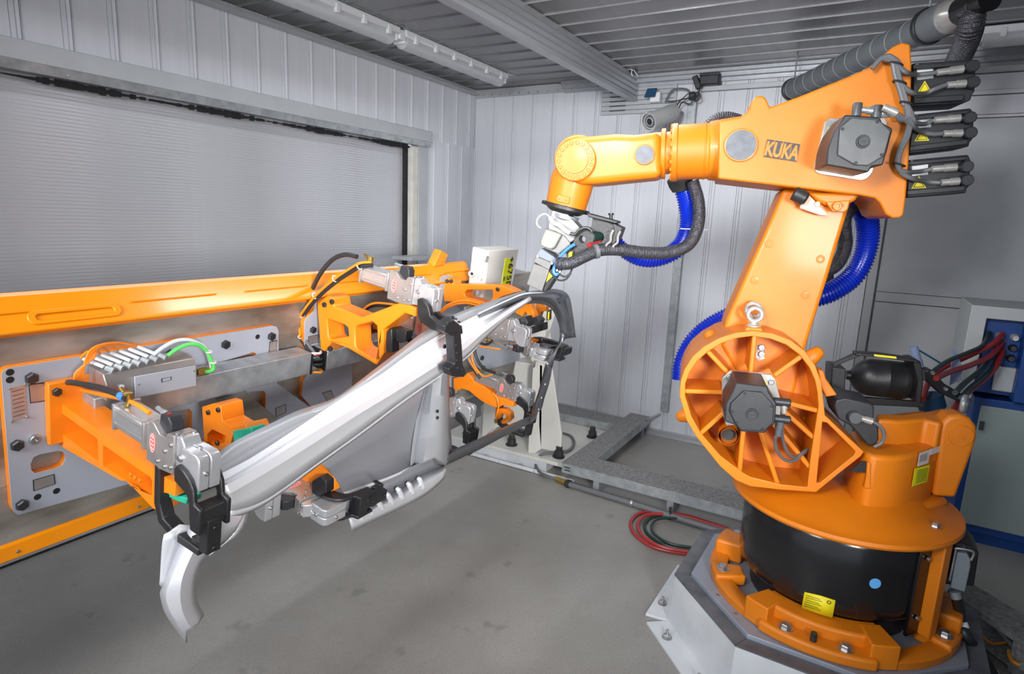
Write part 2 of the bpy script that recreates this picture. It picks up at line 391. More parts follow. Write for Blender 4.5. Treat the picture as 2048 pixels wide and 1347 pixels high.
# left wall around the shutter
wl = sroot('wall_left', 'grey ribbed metal panel wall holding the roller shutter')
build('backing', MB().bb((XL - .1, Y0, 2.85), (XL - .012, YB, ZC)), 'frame_g', wl)
strips(wl, 'left_strip_top', ZC - 2.9, 31, (XL, 1.91 - 14 * .248, 2.9), (0, 1, 0), (0, 0, 1), 'wall', .248)
strips(wl, 'left_strip_side', 2.9, 4, (XL, YB - 4 * .248, 0), (0, 1, 0), (0, 0, 1), 'wall', .248)
build('backing', MB().bb((XL - .1, 5.0, 0), (XL - .012, YB, 2.85)), 'frame_g', wl)
# ceiling
ce = sroot('ceiling', 'dark grey ribbed metal ceiling panels')
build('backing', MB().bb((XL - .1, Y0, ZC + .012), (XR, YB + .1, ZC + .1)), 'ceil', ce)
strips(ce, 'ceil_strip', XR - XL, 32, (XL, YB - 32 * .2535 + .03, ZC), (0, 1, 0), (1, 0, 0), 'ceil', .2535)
# right wall
wr = build('wall_right', MB().bb((XR, Y0, 0), (XR + .1, YB + .1, ZC)), 'frame_g'); struct(wr, 'plain dark grey wall at the right')
# roller shutter
d = sroot('door_1', 'closed aluminium roller shutter of many narrow slats')
Ys0, Ys1 = -1.2, 4.87
slat = MB(); pr = [(0, .0078), (.0008, .0091), (.0107, .0093), (.0206, .0091), (.0214, .0078)]
slat.add([(px, y, z) for y in (Ys0, Ys1) for z, px in pr], [(i, i + 1, i + 6, i + 5) for i in range(4)])
me = bpy.data.meshes.new('slat'); me.from_pydata(slat.v, [], slat.f); me.materials.append(M['slat'])
for i in range(132):
    o = bpy.data.objects.new('slat', me); COL.objects.link(o); o.parent = d; o.location = (XL - .08 + random.uniform(-.0006, .0006), 0, .02 + i * .0214)
build('curtain_back', MB().bb((XL - .1, Ys0, 0), (XL - .079, Ys1, 2.86)), 'bolt', d)
build('guide_rail', MB().bb((XL - .08, Ys1 - .035, 0), (XL - .03, Ys1, 2.83)), 'seal', d)
build('guide_cover', MB().bb((XL - .06, Ys1, 0), (XL + .03, Ys1 + .085, 2.8)), 'cream', d, bevel=.003)
build('door_jamb', MB().bb((XL - .06, Ys1 + .09, 0), (XL + .035, Ys1 + .235, 2.83)), 'frame_g', d, bevel=.003)
hd = MB(); hd.bb((XL - .01, Y0, 2.862), (XL + .07, 5.13, 2.968)); build('header_box', hd, 'frame_g', d, bevel=.004)
hd = MB(); hd.prism([(XL - .02, Y0, 2.862), (XL + .07, Y0, 2.862), (XL + .058, Y0, 2.812), (XL - .0, Y0, 2.812)], (0, 7.31, 0)); build('header_lip', hd, 'galv', d)
sb = MB(); n = 170
for i in range(n):
    y = 0 + i * (4.99 / n); sb.box((XL - .015 + .004 * random.random(), y, 2.812 - .02), .02, 5.0 / n * .98, random.choice([.012, .02, .03, .034, .026]) + .015 * math.sin(i * .21))
build('brush_seal', sb, 'seal', d)['kind'] = 'stuff'
for i in range(9): put('capbolt', 'screw', d, (XL + .066, .9 + i * .47, 2.83), (1, 0, 0), s=.006)
# perforated angle along the top of the left wall + back wall
t1 = build('trim_1', MB().bb((XL + .012, Y0, 3.465), (XL + .02, YB, ZC - .01)).bb((XL + .012, Y0, 3.462), (XL + .11, YB - .1, 3.468)), 'frame_g'); struct(t1, 'perforated steel angle along the top of the left wall')
ROOTM['trim_1'] = Matrix.Translation(-t1.location)
for i in range(104): put('capbolt', 'rivet', t1, (XL + .0205, .95 + i * .0485, 3.487), (1, 0, 0), s=.006)
t2 = build('trim_2', MB().bb((XL, YB - .03, 3.44), (-2.95, YB - .012, ZC - .01)), 'frame_g'); struct(t2, 'bolted angle plate in the ceiling corner')
for i in range(9):
    put('capbolt', 'bolt', t2, (XL + .12 + i * .115, YB - .03, 3.46), (0, -1, 0), s=.009)
# stepped aluminium cornice on the back wall
t3 = build('trim_3', MB().prism([(-2.98, YB - .005, ZC - .002), (-2.98, YB - .11, ZC - .002), (-2.98, YB - .11, ZC - .03), (-2.98, YB - .075, ZC - .034), (-2.98, YB - .075, ZC - .066), (-2.98, YB - .035, ZC - .07), (-2.98, YB - .035, ZC - .10), (-2.98, YB - .005, ZC - .10)], (6.1, 0, 0)), 'alu_prof')
struct(t3, 'stepped aluminium cornice between ceiling and back wall')
# cable duct high on the back wall, vertical duct, plate
t4 = build('trim_4', MB().bb((-1.58, YB - .05, 3.35), (XR, YB - .002, 3.393)), 'frame_g', bevel=.003); struct(t4, 'white cable duct running high along the back wall')
t5 = build('trim_5', MB().bb((-1.68, YB - .055, .27), (-1.60, YB - .002, 3.35)), 'galv', bevel=.004); struct(t5, 'vertical steel conduit on the back wall')
# flat door area at the right of the back wall
d2 = sroot('door_2', 'large flat grey steel door area at the right of the back wall')
build('post', MB().bb((-.075, YB - .03, 0), (-.035, YB, 3.2)), 'wall', d2, bevel=.003)
build('post', MB().bb((-.03, YB - .05, 0), (.035, YB, 3.2)), 'frame_g', d2, bevel=.003)
build('door_leaf', MB().bb((.05, YB - .03, .1), (XR, YB, 1.575)), 'frame_g', d2)
build('door_leaf', MB().bb((.05, YB - .03, 1.583), (XR, YB, 1.66)), 'frame_g', d2)
build('door_leaf', MB().bb((.05, YB - .03, 1.665), (XR, YB, 3.025)), 'frame_g', d2)
for z0, z1, dy in ((3.03, 3.05, .045), (3.055, 3.19, .03), (3.195, 3.225, .05), (3.23, 3.345, .02)):
    build('transom', MB().bb((.04, YB - dy, z0), (XR, YB, z1)), 'wall', d2, bevel=.002)
# floor track of the back wall
t6 = build('trim_6', MB().bb((XL, YB - .045, 0), (XR, YB - .005, .055)).bb((XL, YB - .07, 0), (XR, YB - .045, .012)), 'track', bevel=.002); struct(t6, 'steel floor track under the back wall panels')
# hanging aluminium profile beam
bm_ = MB(); xb = -2.19; pf = [(xb, 3.30)]
for i in range(5):
    z = 3.30 + i * .046; pf += [(xb + .012, z + .004), (xb + .012, z + .036), (xb, z + .042)]
pf = [(xb, 3.30)] + pf[1:] + [(xb, ZC - .001), (xb - .06, ZC - .001), (xb - .06, 3.30)]
bm_.prism([(x, Y0, z) for x, z in pf], (0, YB - .05 - Y0, 0)); t7 = build('trim_7', bm_, 'alu_prof'); struct(t7, 'grooved aluminium beam hanging under the ceiling')

# ------------------------------------------------------------------ lamps
def lamp(y0, y1, label, x=-3.37, flip=False):
    z = 3.47
    t = thing('fluorescent_lamp', label, 'lamp', (x, (y0 + y1) / 2, z), group='tube lamps under the ceiling')
    def q(dx, dy, dz): return (x + dx, dy, z + dz) if not flip else (dy, x + dx, z + dz)
    def bx(a, b, name, m, bev=.006): return build(name, MB().bb(a, b), m, t, bevel=bev)
    bx(q(-.07, y0, .0), q(.075, y1, .052), 'housing', 'lampwhite', .01)
    ax = V((0, 1, 0)) if not flip else V((1, 0, 0))
    cv = MB().lathe(q(-.005, y0 + .03, -.012), ax, [(.05, 0), (.062, .012), (.062, y1 - y0 - .072), (.05, y1 - y0 - .06)], 22)
    build('diffuser', cv, 'clear', t)
    tb = MB().cyl(q(-.005, y0 + .07, -.012), q(-.005, y1 - .07, -.012), .016, n=12); build('tube', tb, 'lampwhite', t)
    for yy in (y0 + .0, y1 - .035): bx(q(-.06, yy, -.045), q(.055, yy + .035, .01), 'end_cap', 'lampwhite', .012)
    n = 6
    for i in range(n):
        yy = y0 + (y1 - y0) * (i + .5) / n; bx(q(.055, yy - .018, -.028), q(.083, yy + .018, .03), 'clip', 'lampwhite', .004)
        bx(q(-.078, yy - .018, -.028), q(-.05, yy + .018, .03), 'clip', 'lampwhite', .004)
    return t
lamp(3.86, 5.38, 'far clear tube lamp ending near the room corner')
lamp(2.28, 3.80, 'near clear tube lamp cut by the top edge of the picture')
lamp(.40, 2.0, 'tube lamp on the right, behind the black motors', x=5.40, flip=True)
build('connector', MB().bb((-3.43, 3.795, 3.44), (-3.30, 3.865, 3.51)), 'lampwhite', bpy.data.objects['fluorescent_lamp'], bevel=.008)
rail = build('lamp_rail', MB().bb((-3.50, 2.2, ZC - .0065), (-3.29, 5.55, ZC - .0005)), 'galv'); tag(rail, 'galvanised rail carrying the tube lamps on the ceiling', 'rail')

# ------------------------------------------------------------------ things on the back wall
pl = thing('mounting_plate', 'white slotted mounting plate on the back wall under the beam', 'panel', (-2.17, YB, 3.2))
build('plate', MB().bb((-2.56, YB - .03, 3.19), (-1.80, YB - .012, 3.43)), 'frame_g', pl, bevel=.002)
for i in range(5):
    z = 3.225 + i * .043
    build('slot', MB().bb((-2.55, YB - .0325, z), (-1.82, YB - .029, z + .004)), 'bolt', pl)
    build('bracket', MB().bb((-2.46, YB - .045, z - .006), (-2.30, YB - .03, z + .004)), 'bolt', pl)
# CCTV camera
c0 = PY(1300, 243, 5.45); c1 = PY(1368, 215, 5.85); ax = (c1 - c0).normalized()
t = thing('security_camera', 'grey cylindrical security camera under the mounting plate', 'camera', c0)
up = ax.cross(V((1, 0, 0))).cross(ax).normalized()
build('body', MB().lathe(c0, ax, [(.070, 0), (.074, .02), (.074, .30), (.066, .33), (.05, .34)], 24), 'camgrey', t)
build('hood', MB().lathe(c0 - ax * .02, ax, [(.070, 0), (.082, .0), (.082, .06), (.074, .065)], 24, cap=False), 'camgrey', t, solid=.004)
gl = build('window', MB().lathe(c0 - ax * .002, ax, [(.055, 0), (.055, .012)], 20), 'capgrey', t)
build('lens', MB().lathe(c0 - ax * .008, ax, [(.030, 0), (.030, .02)], 20), 'glass_dark', t)
build('lens_ring', MB().ring(c0 - ax * .004, ax, .033, .005), 'camgrey', t)
build('wall_arm', MB().cyl(c0 + ax * .2 + V((0, 0, -.02)), c0 + ax * .25 + V((.04, .28, .05)), .018), 'camgrey', t)
t = thing('junction_box', 'black box on top of the white cable duct', 'box', (-1.49, YB - .05, 3.40))
build('body', MB().bb((-1.57, YB - .13, 3.39), (-1.40, YB - .01, 3.475)), 'motor', t, bevel=.012)
build('lid', MB().bb((-1.575, YB - .14, 3.465), (-1.395, YB - .01, 3.485)), 'rubber', t, bevel=.004)
t = thing('sensor_box', 'small white box with a blue flap beside the security camera', 'sensor', (-2.0, YB - .1, 3.3))
build('housing', MB().bb((-2.03, YB - .12, 3.27), (-1.93, YB - .02, 3.36)), 'labelwhite', t, bevel=.01)
build('flap', MB().prism([(-2.07, YB - .16, 3.31), (-1.97, YB - .16, 3.31), (-1.96, YB - .14, 3.39), (-2.05, YB - .14, 3.39)], (0, .02, 0)), 'navy', t)
t = thing('cable_tangle', 'tangle of black cables and adapters between camera and junction box', 'cable', (-1.66, YB - .08, 3.28))
cb = [[(1330, 205), (1345, 180), (1372, 178), (1385, 190), (1398, 192)], [(1335, 203), (1360, 200), (1378, 186), (1390, 184)], [(1352, 215), (1362, 200), (1380, 196), (1392, 190)],
      [(1356, 222), (1364, 205), (1380, 208), (1388, 196)], [(1388, 200), (1396, 190), (1400, 176), (1404, 170)], [(1385, 196), (1392, 202), (1400, 196), (1397, 184), (1388, 188)]]
for i, c in enumerate(cb): build('cable', MB().tube([PY(u, v, YB - .10 - .01 * i) for u, v in c], .006 if i else .008, n=6), 'rubber' if i else 'greycable', t)
build('adapter', MB().bb((-1.66, YB - .12, 3.27), (-1.60, YB - .05, 3.33)), 'rubber', t, bevel=.01)
build('adapter', MB().box((-1.60, YB - .1, 3.42), .05, .05, .12, (V((.9, 0, .4)).normalized(), V((0, 1, 0)), V((-.4, 0, .9)).normalized())), 'rubber', t, bevel=.008)
t = thing('clip_bundle', 'small black clip with loose white wires on the ceiling beam end', 'cable', (-2.13, 5.6, 3.42))
build('clip', MB().box(PY(1266, 140, 5.7), .07, .05, .03), 'rubber', t, bevel=.005)
for c in ([(1266, 140), (1256, 138), (1248, 141), (1244, 146)], [(1264, 140), (1263, 148), (1266, 152)], [(1268, 140), (1272, 147), (1276, 151)]): build('wire', MB().tube([PY(u, v, 5.66) for u, v in c], .004, n=6), 'wire_white', t)

# ------------------------------------------------------------------ pipe hanging from the ceiling
pp = [PZ(1583, 180, 3.26), PZ(1853, 55, 3.28)]; pd = (pp[1] - pp[0]).normalized(); PLn = (pp[1] - pp[0]).length
t = thing('suction_pipe', 'grey wire-wound pipe hanging diagonally under the ceiling', 'pipe', pp[0])
build('pipe', MB().cyl(pp[0], pp[1], .078, n=28), 'pipe', t)
for i in range(11): build('wire_ring', MB().ring(pp[0] + pd * (.06 + i * PLn / 11.2), pd, .0785, .0022, 28, 6), 'pipe_line', t)
build('end_collar', MB().lathe(pp[0] - pd * .005, pd, [(.083, 0), (.088, .01), (.088, .04), (.08, .045)], 28), 'rubber', t)
build('elbow', MB().tube([pp[0] + pd * .03, pp[0] + V((.05, .03, -.05)), pp[0] + V((.12, .05, -.12)), pp[0] + V((.16, .06, -.22))], .062, n=16), 'rubber', t)
q = pp[1]
build('sleeve', MB().lathe(q, pd, [(.08, 0), (.088, .005), (.092, .17), (.088, .18)], 28), 'pipe', t)
build('band', MB().lathe(q + pd * .0, pd, [(.095, 0), (.099, .006), (.099, .03), (.095, .034)], 28), 'rubber', t)
build('steel_cone', MB().lathe(q + pd * .18, pd, [(.088, 0), (.090, .02), (.075, .07), (.070, .08)], 28), 'chrome', t)
build('nozzle', MB().lathe(q + pd * .25, pd, [(.068, 0), (.068, .12), (.060, .125), (.060, .2)], 24), 'drum', t)
build('hanger', MB().cyl(q + V((.0, 0, .09)), (q.x, q.y, ZC), .006, n=8), 'galv', t)
build('hanger', MB().cyl(pp[0] + pd * .03 + V((0, 0, .07)), (pp[0].x + pd.x * .03, pp[0].y + pd.y * .03, ZC), .006, n=8), 'galv', t)
hz = [q + pd * .42, PZ(1925, 18, 3.30), PZ(1943, 30, 3.24)]
dd = (hz[2] - EYE).length
hz += [EYE + ray(u, v).normalized() * (dd + .12 * i) for i, (u, v) in enumerate([(1940, 60), (1928, 95), (1912, 130)])]
t = thing('braided_hose', 'black braided hose dropping from the end of the ceiling pipe', 'hose', hz[0]); build('hose', MB().tube(hz, .058, n=14, ridge=.002, pitch=.012), 'braid', t)
# ================================================================== TURNING FIXTURE AT THE LEFT
def FYp(u, v, y): return onpl(u, v, Fy, y)
def FYL(pts, y): return [FYp(u, v, y) for u, v in pts]
def bolts(parent, key, pts, w, s, name='bolt', z=None):
    for u, v in pts: put(key, name, parent, F(u, v, w), z or Fn, Fu, s)
fx = thing('fixture_beam', 'long steel fixture beam with glossy orange top rail in front of the shutter', 'fixture', Fl(2, -.5, 0))
Y1, Y2 = -.3, 4.48
fm = MB(); fm.prism([Fl(Y1, .36, 0), Fl(Y2, .36, 0), Fl(Y2, -.62, 0), Fl(3.2, -.62, 0), Fl(3.2, -.45, 0), Fl(Y1, -.45, 0)], -Fn * .03)
build('face_plate', fm, 'beam_steel', fx)
def fbar(name, y0, y1, prof, m, bevel=.004, par=None):
    mb = MB(); mb.prism([Fl(y0, u, w) for u, w in prof], Fy * (y1 - y0)); return build(name, mb, m, par or fx, bevel=bevel)
tr = fbar('top_rail', Y1, 3.54, [(.362, .035), (.372, .042), (.388, .030), (.40, .018), (.475, -.035), (.482, -.06), (.45, -.10), (.36, -.10), (.36, 0)], 'gloss_orange')
for u, v in ((152, 628), (590, 590)):
    a = F(u, v, .012); pts = []
    ex = Fy; ey = (Fu * .075 - Fn * .053).normalized(); nn = ex.cross(ey).normalized()
    if nn.dot(Fn) < 0: nn = -nn
    a = a + nn * .004
    o_ = [a + ex * x * 1 + ey * y for x, y in rrect(0, 0, .30, .05, .024)]
    i_ = [a + ex * x * 1 + ey * y for x, y in rrect(0, 0, .25, .022, .0105)]
    build('slot_rim', MB().prism(o_, nn * .007, [i_]), 'gloss_orange', fx, bevel=.003)
for k in range(7):
    a = Fl(.25 + k * .5, .43, 0.004); build('weld_seam', MB().tube([a, a + Fy * .36], .0022, n=6), 'gloss_orange', fx)
fbar('bottom_rail', Y1, 3.2, [(-.447, .012), (-.495, .03), (-.50, .02), (-.50, -.10), (-.45, -.10), (-.44, 0)], 'gloss_orange')
fbar('lower_lip', Y1, 3.2, [(-.502, .0), (-.53, -.02), (-.53, -.12), (-.502, -.1)], 'galv_dark')
for k in range(6): put('capbolt', 'screw', fx, Fl(.42 + k * .43, -.472, .022), Fn, Fu, .006)
fbar('mid_weld', Y1, .83, [(-.20, .001), (-.20, .004), (-.203, .004), (-.203, .001)], 'alu', 0)
fbar('inner_flange', Y1, 3.5, [(.352, .004), (.346, .006), (.346, .001), (.352, .001)], 'fix_orange', 0)
bk = MB(); bk.prism([Fl(Y1, .35, -.20), Fl(Y1, -.44, -.20), Fl(Y1, -.44, -.17), Fl(Y1, .35, -.17)], Fy * (Y2 - Y1)); build('back_plate', bk, 'galv_dark', fx)
fbar('rail_end_web', 3.54, 4.48, [(.352, 0), (.352, -.2), (.34, -.2), (.34, 0)], 'beam_steel')
def gplate(name, label, pts, holes, w0=.0, w1=.036, hl=None):
    t = thing(name, label, 'plate', F(*pts[0], w0), group='grey adapter plates on the fixture beam')
    P = FL(pts, w1 - .004); H = [FL(h, w1 - .004) for h in holes]
    build('edge', MB().prism(P, -Fn * (w1 - .004 - w0 - .001), H), 'fix_orange', t, bevel=.002)
    P = FL(pts, w1); H = [FL(h, w1) for h in holes]
    c = sum(P, V((0, 0, 0))) / len(P)
    build('plate', MB().prism(P, -Fn * .0035, H), 'plate', t)
    return t
P1 = gplate('adapter_plate', 'large grey plate with orange edge, bolts and slots at the left of the beam',
    [(3, 750), (6, 742), (16, 736), (545, 651), (553, 653), (557, 661), (557, 706), (554, 766), (618, 812), (600, 840), (355, 940), (36, 1029), (28, 1023), (24, 1012)],
    [[(61, 927.5), (67, 914), (80, 908), (115, 901), (126, 903), (131, 911), (130, 920), (124, 931), (110, 937), (70.5, 946), (63, 940)],
     [(319, 828), (378, 817), (384, 823), (384, 872), (330, 885), (320, 870)], [(497, 783), (528, 781), (532, 787), (531, 822), (526, 823)],
     [(392, 738), (480, 712), (505, 704), (513, 706), (512, 716), (480, 728), (392, 754)]])
bolts(P1, 'hexdark', [(62, 755), (33, 889), (43, 1008), (340, 707), (450, 688), (542, 672)], .036, .021)
for u, v in ((20, 744), (20, 759), (75, 993), (113, 981), (515, 673)): build('bore', MB().lathe(F(u, v, .0355), Fn, [(.012, 0), (.012, .001)], 16), 'ink', P1)
put('capbolt', 'pin', P1, F(68, 877, .036), Fn, Fu, .018)
def nameplate(parent, pts, w, m='alu_body', lines=3):
    P = FL(pts, w + .0015); build('border', MB().prism([c + (c - (P[0] + P[2]) / 2).normalized() * .004 for c in P], -Fn * .0012), 'ink', parent)
    build('name_plate', MB().prism([c + Fn * .0005 for c in P], -Fn * .001), m, parent)
nameplate(P1, [(59, 770), (88, 766), (91, 800), (62, 804)], .036); nameplate(P1, [(68, 960), (107, 949), (109, 967), (69, 980)], .036)
nameplate(P1, [(540, 684), (554, 681), (552, 704), (538, 707)], .036); nameplate(P1, [(552, 816), (571, 809), (571, 824), (553, 832)], .036)
Pn = FL([(20, 776), (50, 768), (54, 833), (24, 842)], .038)
np_ = build('data_plate', MB().prism(Pn, -Fn * .0015), 'alu', P1)
for k in range(7):
    a = lerp(Pn[0], Pn[3], (k + 1) / 8); b = lerp(Pn[1], Pn[2], (k + 1) / 8); build('printed_line', MB().tube([lerp(a, b, .12) + Fn * .0005, lerp(a, b, .88) + Fn * .0005], .0009, n=4), 'bolt', np_)
for c in Pn: put('capbolt', 'screw', P1, c + Fn * .001, Fn, Fu, .005)
P2 = gplate('adapter_plate', 'narrow grey plate behind the A-shaped orange bracket',
    [(630, 606), (637, 599), (650, 590), (662, 588), (682, 600), (705, 640), (705, 735), (700, 842), (622, 812), (604, 792), (606, 762), (640, 706), (614, 700), (609, 690), (609, 645), (612, 637), (628, 622)], [])
bolts(P2, 'hexdark', [(625, 659)], .036, .019); nameplate(P2, [(618, 673), (637, 669), (636, 684), (617, 688)], .036); nameplate(P2, [(645, 786), (662, 781), (668, 796), (655, 801)], .036)
P3 = gplate('adapter_plate', 'grey plate at the far end of the beam behind the white box',
    [(880, 556), (886, 551), (897, 549), (905, 552), (905, 600), (1010, 640), (1040, 690), (1040, 720), (965, 742), (900, 690), (880, 640)], [])
bolts(P3, 'hexdark', [(963, 715)], .036, .02)
P4 = gplate('adapter_plate', 'small grey plate end beside the lower orange arm', [(900, 755), (908, 750), (915, 755), (914, 785), (900, 788)], [])
# stiffening diagonal cover and wiring channels
cv = build('wiring_channel', MB().prism([Fl(1.05, .014, .15), Fl(1.05, .128, .15), Fl(1.05, .128, .045), Fl(1.05, .014, .045)], Fy * .988), 'galv', bevel=.004)
tag(cv, 'galvanised wiring channel across the large grey plate', 'channel', group='galvanised wiring channels')
cv = build('wiring_channel', MB().prism([Fl(2.14, .014, .15), Fl(2.14, .118, .15), Fl(2.14, .118, .045), Fl(2.14, .014, .045)], Fy * .95), 'galv', bevel=.004)
tag(cv, 'galvanised wiring channel under the A-shaped orange bracket', 'channel', group='galvanised wiring channels')
cb_ = thing('channel_gap_wires', 'open black joint with red and white wires between the two channels', 'wiring', Fl(2.09, .05, .08))
build('frame', MB().prism([Fl(2.042, .012, .152), Fl(2.042, .118, .152), Fl(2.042, .118, .05), Fl(2.042, .012, .05)], Fy * .006), 'black', cb_)
build('frame', MB().prism([Fl(2.130, .012, .152), Fl(2.130, .118, .152), Fl(2.130, .118, .05), Fl(2.130, .012, .05)], Fy * .006), 'black', cb_)
for i, (m_, du) in enumerate((('red', .105), ('wire_white', .115), ('green_hose', .085), ('rubber', .06), ('ochre', .02))): build('wire', MB().tube([Fl(2.03, du - .005, .10), Fl(2.09, du, .14 + .008 * i), Fl(2.14, du - .01, .10)], .006, n=6), m_, cb_)
dc = build('diagonal_cover', MB().prism(FL([(434, 798), (492, 782), (555, 838), (500, 870), (470, 850)], .045), -Fn * .008), 'beam_steel', bevel=.002); tag(dc, 'slanting bare steel cover sheet below the wiring channel', 'cover')
# valve / sensor terminal box
jb = thing('sensor_terminal', 'grey metal terminal block with seven plugs and orange wires', 'terminal box', F(330, 760, .2))
build('cover', MB().prism(FL([(269, 753), (391.6, 730.7), (393, 771.6), (271, 795.7)], .2), -Fn * .006), 'plate', jb, bevel=.002)
build('body', MB().prism([Fl(1.07, .19, .19), Fl(1.07, .225, .17), Fl(1.07, .225, .07), Fl(1.07, .129, .07), Fl(1.07, .129, .19)], Fy * .34), 'alu_body', jb, bevel=.003)
build('bracket', MB().prism(FL([(203, 738), (247, 745), (262, 772), (222, 762)], .13), -Fn * .006), 'galv', jb)
for i in range(7):
    a = F(222 + i * 17.5, 739 - i * 4.2, .165); b = a + V((.0, 0, 0)) + Fu * .028 - Fn * .09 - Fy * .055
    build('plug', MB().cyl(a - (b - a) * .10, a + (b - a) * .16, .012, n=10), 'galv', jb)
    cn = MB(); dr = (b - a).normalized(); sd = dr.cross(Fu).normalized(); cn.box(lerp(a, b, .58), .075, .012, .010, (dr, sd, dr.cross(sd))); build('plug_label', cn, 'labelwhite', jb, bevel=.002)
    c = F(190 - i * 1.5 + (i % 3), 712 - i * 2, .12); e = F(152 + i * 2.2, 766 + i, .12)
    build('wire', MB().tube([b, lerp(b, c, .5) + Fu * .02, c, e + Fu * .04, e], .0042, n=6), 'wire_orange', jb)
nameplate(jb, [(325, 757), (341, 754), (341, 759), (325, 763)], .2, 'plate')
for (u, v) in ((277, 768), (388, 741)): put('capbolt', 'screw', jb, F(u, v, .2), Fn, Fu, .004)
build('round_connector', MB().lathe(F(394, 744, .14), Fy, [(.013, 0), (.016, .01), (.016, .04), (.012, .045), (.012, .07), (.008, .075)], 14), 'brass', jb)
build('round_connector', MB().lathe(F(262, 776, .17), -Fy, [(.013, 0), (.018, .01), (.018, .03), (.012, .04)], 14), 'rubber', jb)
build('round_connector', MB().lathe(F(262, 782, .15), -Fy, [(.013, 0), (.018, .01), (.018, .03), (.012, .04)], 14), 'rubber', jb)
def cable(pts, r, m, label, name='cable', cat='cable', n=8, res=8, group=None):
    o = build(name, MB().tube(pts, r, n=n, res=res), m); return tag(o, label, cat, group)
WG = 'wires looped over the fixture'
gw = thing('green_cable', 'green cable arching from the terminal block to its round connector', 'cable', F(385, 690, .2))
build('cable', MB().tube([F(u, v, .16) for u, v in ((333, 713), (350, 700), (375, 689), (398, 690), (413, 702), (421, 718), (427, 732), (424, 740), (412, 743))], .0075, n=8), 'wire_green', gw)
build('cable', MB().tube([F(u, v, .14) for u, v in ((306, 710), (325, 695), (350, 682), (375, 679), (395, 685), (410, 695), (418, 715), (422, 735), (416, 745))], .0075, n=8), 'wire_white', gw)
for u, v in ((417, 703), (426, 724)): build('cable_tie', MB().ring(F(u, v, .16), Fu, .012, .003, 12, 6), 'tie', gw)

# ------------------------------------------------------------------ orange brackets (arms)
def bracket(label, y, thick, outer, holes, bolt_pts=(), web=True, extra=None, bev=.006):
    t = thing('clamp_bracket', label, 'bracket', FYp(*outer[0], y), group='orange clamp brackets')
    P = FYL(outer, y); H = [FYL(h, y) for h in holes]
    build('arm', MB().prism(P, Fy * thick, H), 'fix_orange', t, bevel=bev, seg=3)
    if web:
        for h in H:
            c = sum(h, V((0, 0, 0))) / len(h)
            if web == 'back': build('web', MB().prism([c + (p - c) * 1.04 + Fy * thick * .72 for p in h], Fy * .012), 'fix_orange', t)
    return t
b1 = bracket('long orange ladder bracket carrying the front-left clamp', .985, .10,
    [(98, 769), (104, 768), (107, 796), (327, 952), (352, 966), (350, 992), (333, 985), (324, 984), (318, 1022), (306, 1016), (255, 962), (240, 960), (115, 888), (112, 893), (105, 890)],
    [[(119, 823), (190, 873), (195, 878), (196.7, 922), (119, 863)], [(206, 889), (300, 953), (304, 960), (304, 990), (262, 972), (250, 958), (206, 931)]], web='back')
put('hexdark', 'bolt', b1, F(113, 783, .069), Fn, Fu, .016)
fa = F(98, 769, .066) - FO; fb = F(104, 890, .066) - FO
build('flange', MB().prism([Fl(fa.y - .004, fa.dot(Fu) + .004, .037), Fl(fa.y + .14, fa.dot(Fu) + .004, .037), Fl(fa.y + .14, fb.dot(Fu), .037), Fl(fa.y - .004, fb.dot(Fu), .037)], Fn * .032), 'fix_orange', b1, bevel=.004)
for k in range(3): put('orangebolt', 'bolt', b1, FYp(262 + k * 9, 948 + k * 6, .984) , -Fy, Fu, .008)
b2 = bracket('orange A-shaped bracket with two windows under the upper middle clamp', 2.13, .12,
    [(633, 601), (655, 591), (665, 595), (668, 612), (703, 626), (723, 634), (804, 603), (832, 615), (832, 634), (809, 626), (765, 659), (767, 705), (752, 730), (694, 696), (663, 684), (648, 704), (641, 700)],
    [[(653, 637), (688, 649), (695, 655), (697, 673), (690, 673), (662, 679), (656, 672)], [(709, 655), (716, 650), (744, 643), (753, 651), (756, 714), (748, 717), (715, 698), (710, 688)]], web=False, bev=.008)
for u, v in ((650, 609), (665, 603), (662, 697)): put('hexdark', 'bolt', b2, FYp(u, v, 2.13), -Fy, Fu, .014)
b3 = bracket('orange forked bracket beside the white electrical box', 3.22, .10,
    [(884, 558), (898, 555), (905, 561), (906, 568), (1001, 570), (1020, 578), (1031, 584), (1000, 594), (988, 601), (985, 612), (960, 612), (945, 603), (888, 603)],
    [[(928, 586), (934, 579), (985, 579), (985, 597), (975, 606), (947, 597), (932, 594)]], web=False)
for u, v in ((895, 562), (903, 562), (996, 578)): put('hexdark', 'bolt', b3, FYp(u, v, 3.22), -Fy, Fu, .014)
b4 = bracket('curved orange arm below the lower right clamp', 3.42, .09,
    [(906, 756), (928, 752), (934, 745), (941, 752), (949, 764), (968, 773), (995, 793), (1012.5, 797), (1026, 804), (1026, 814), (1005, 810), (995, 816), (975, 809), (960, 800), (937, 781), (924, 777), (916, 781), (907, 781)], [], web=False)
h4 = bracket('orange hook hanging under the curved orange arm', 3.44, .05,
    [(990, 816), (1010, 817), (1020, 825), (1022, 838), (1014, 846), (1003, 847), (1002, 840), (1011, 836), (1012, 829), (1003, 826), (998, 838), (990, 838)], [], web=False, bev=.003)
b5 = bracket('short orange bracket with two bolts in front of the slanting cover', 1.42, .10,
    [(404, 813), (428, 806), (441, 811), (445, 842), (464, 854), (490, 849), (496, 862), (466, 868), (461, 888), (423, 911), (409, 899)], [[(414, 868), (424, 858), (452, 872), (448, 884), (424, 892), (414, 888)]], web='back')
for u, v in ((418, 824), (438, 819), (416, 889), (436, 885)): put('hexdark', 'bolt', b5, FYp(u, v, 1.42), -Fy, Fu, .011)
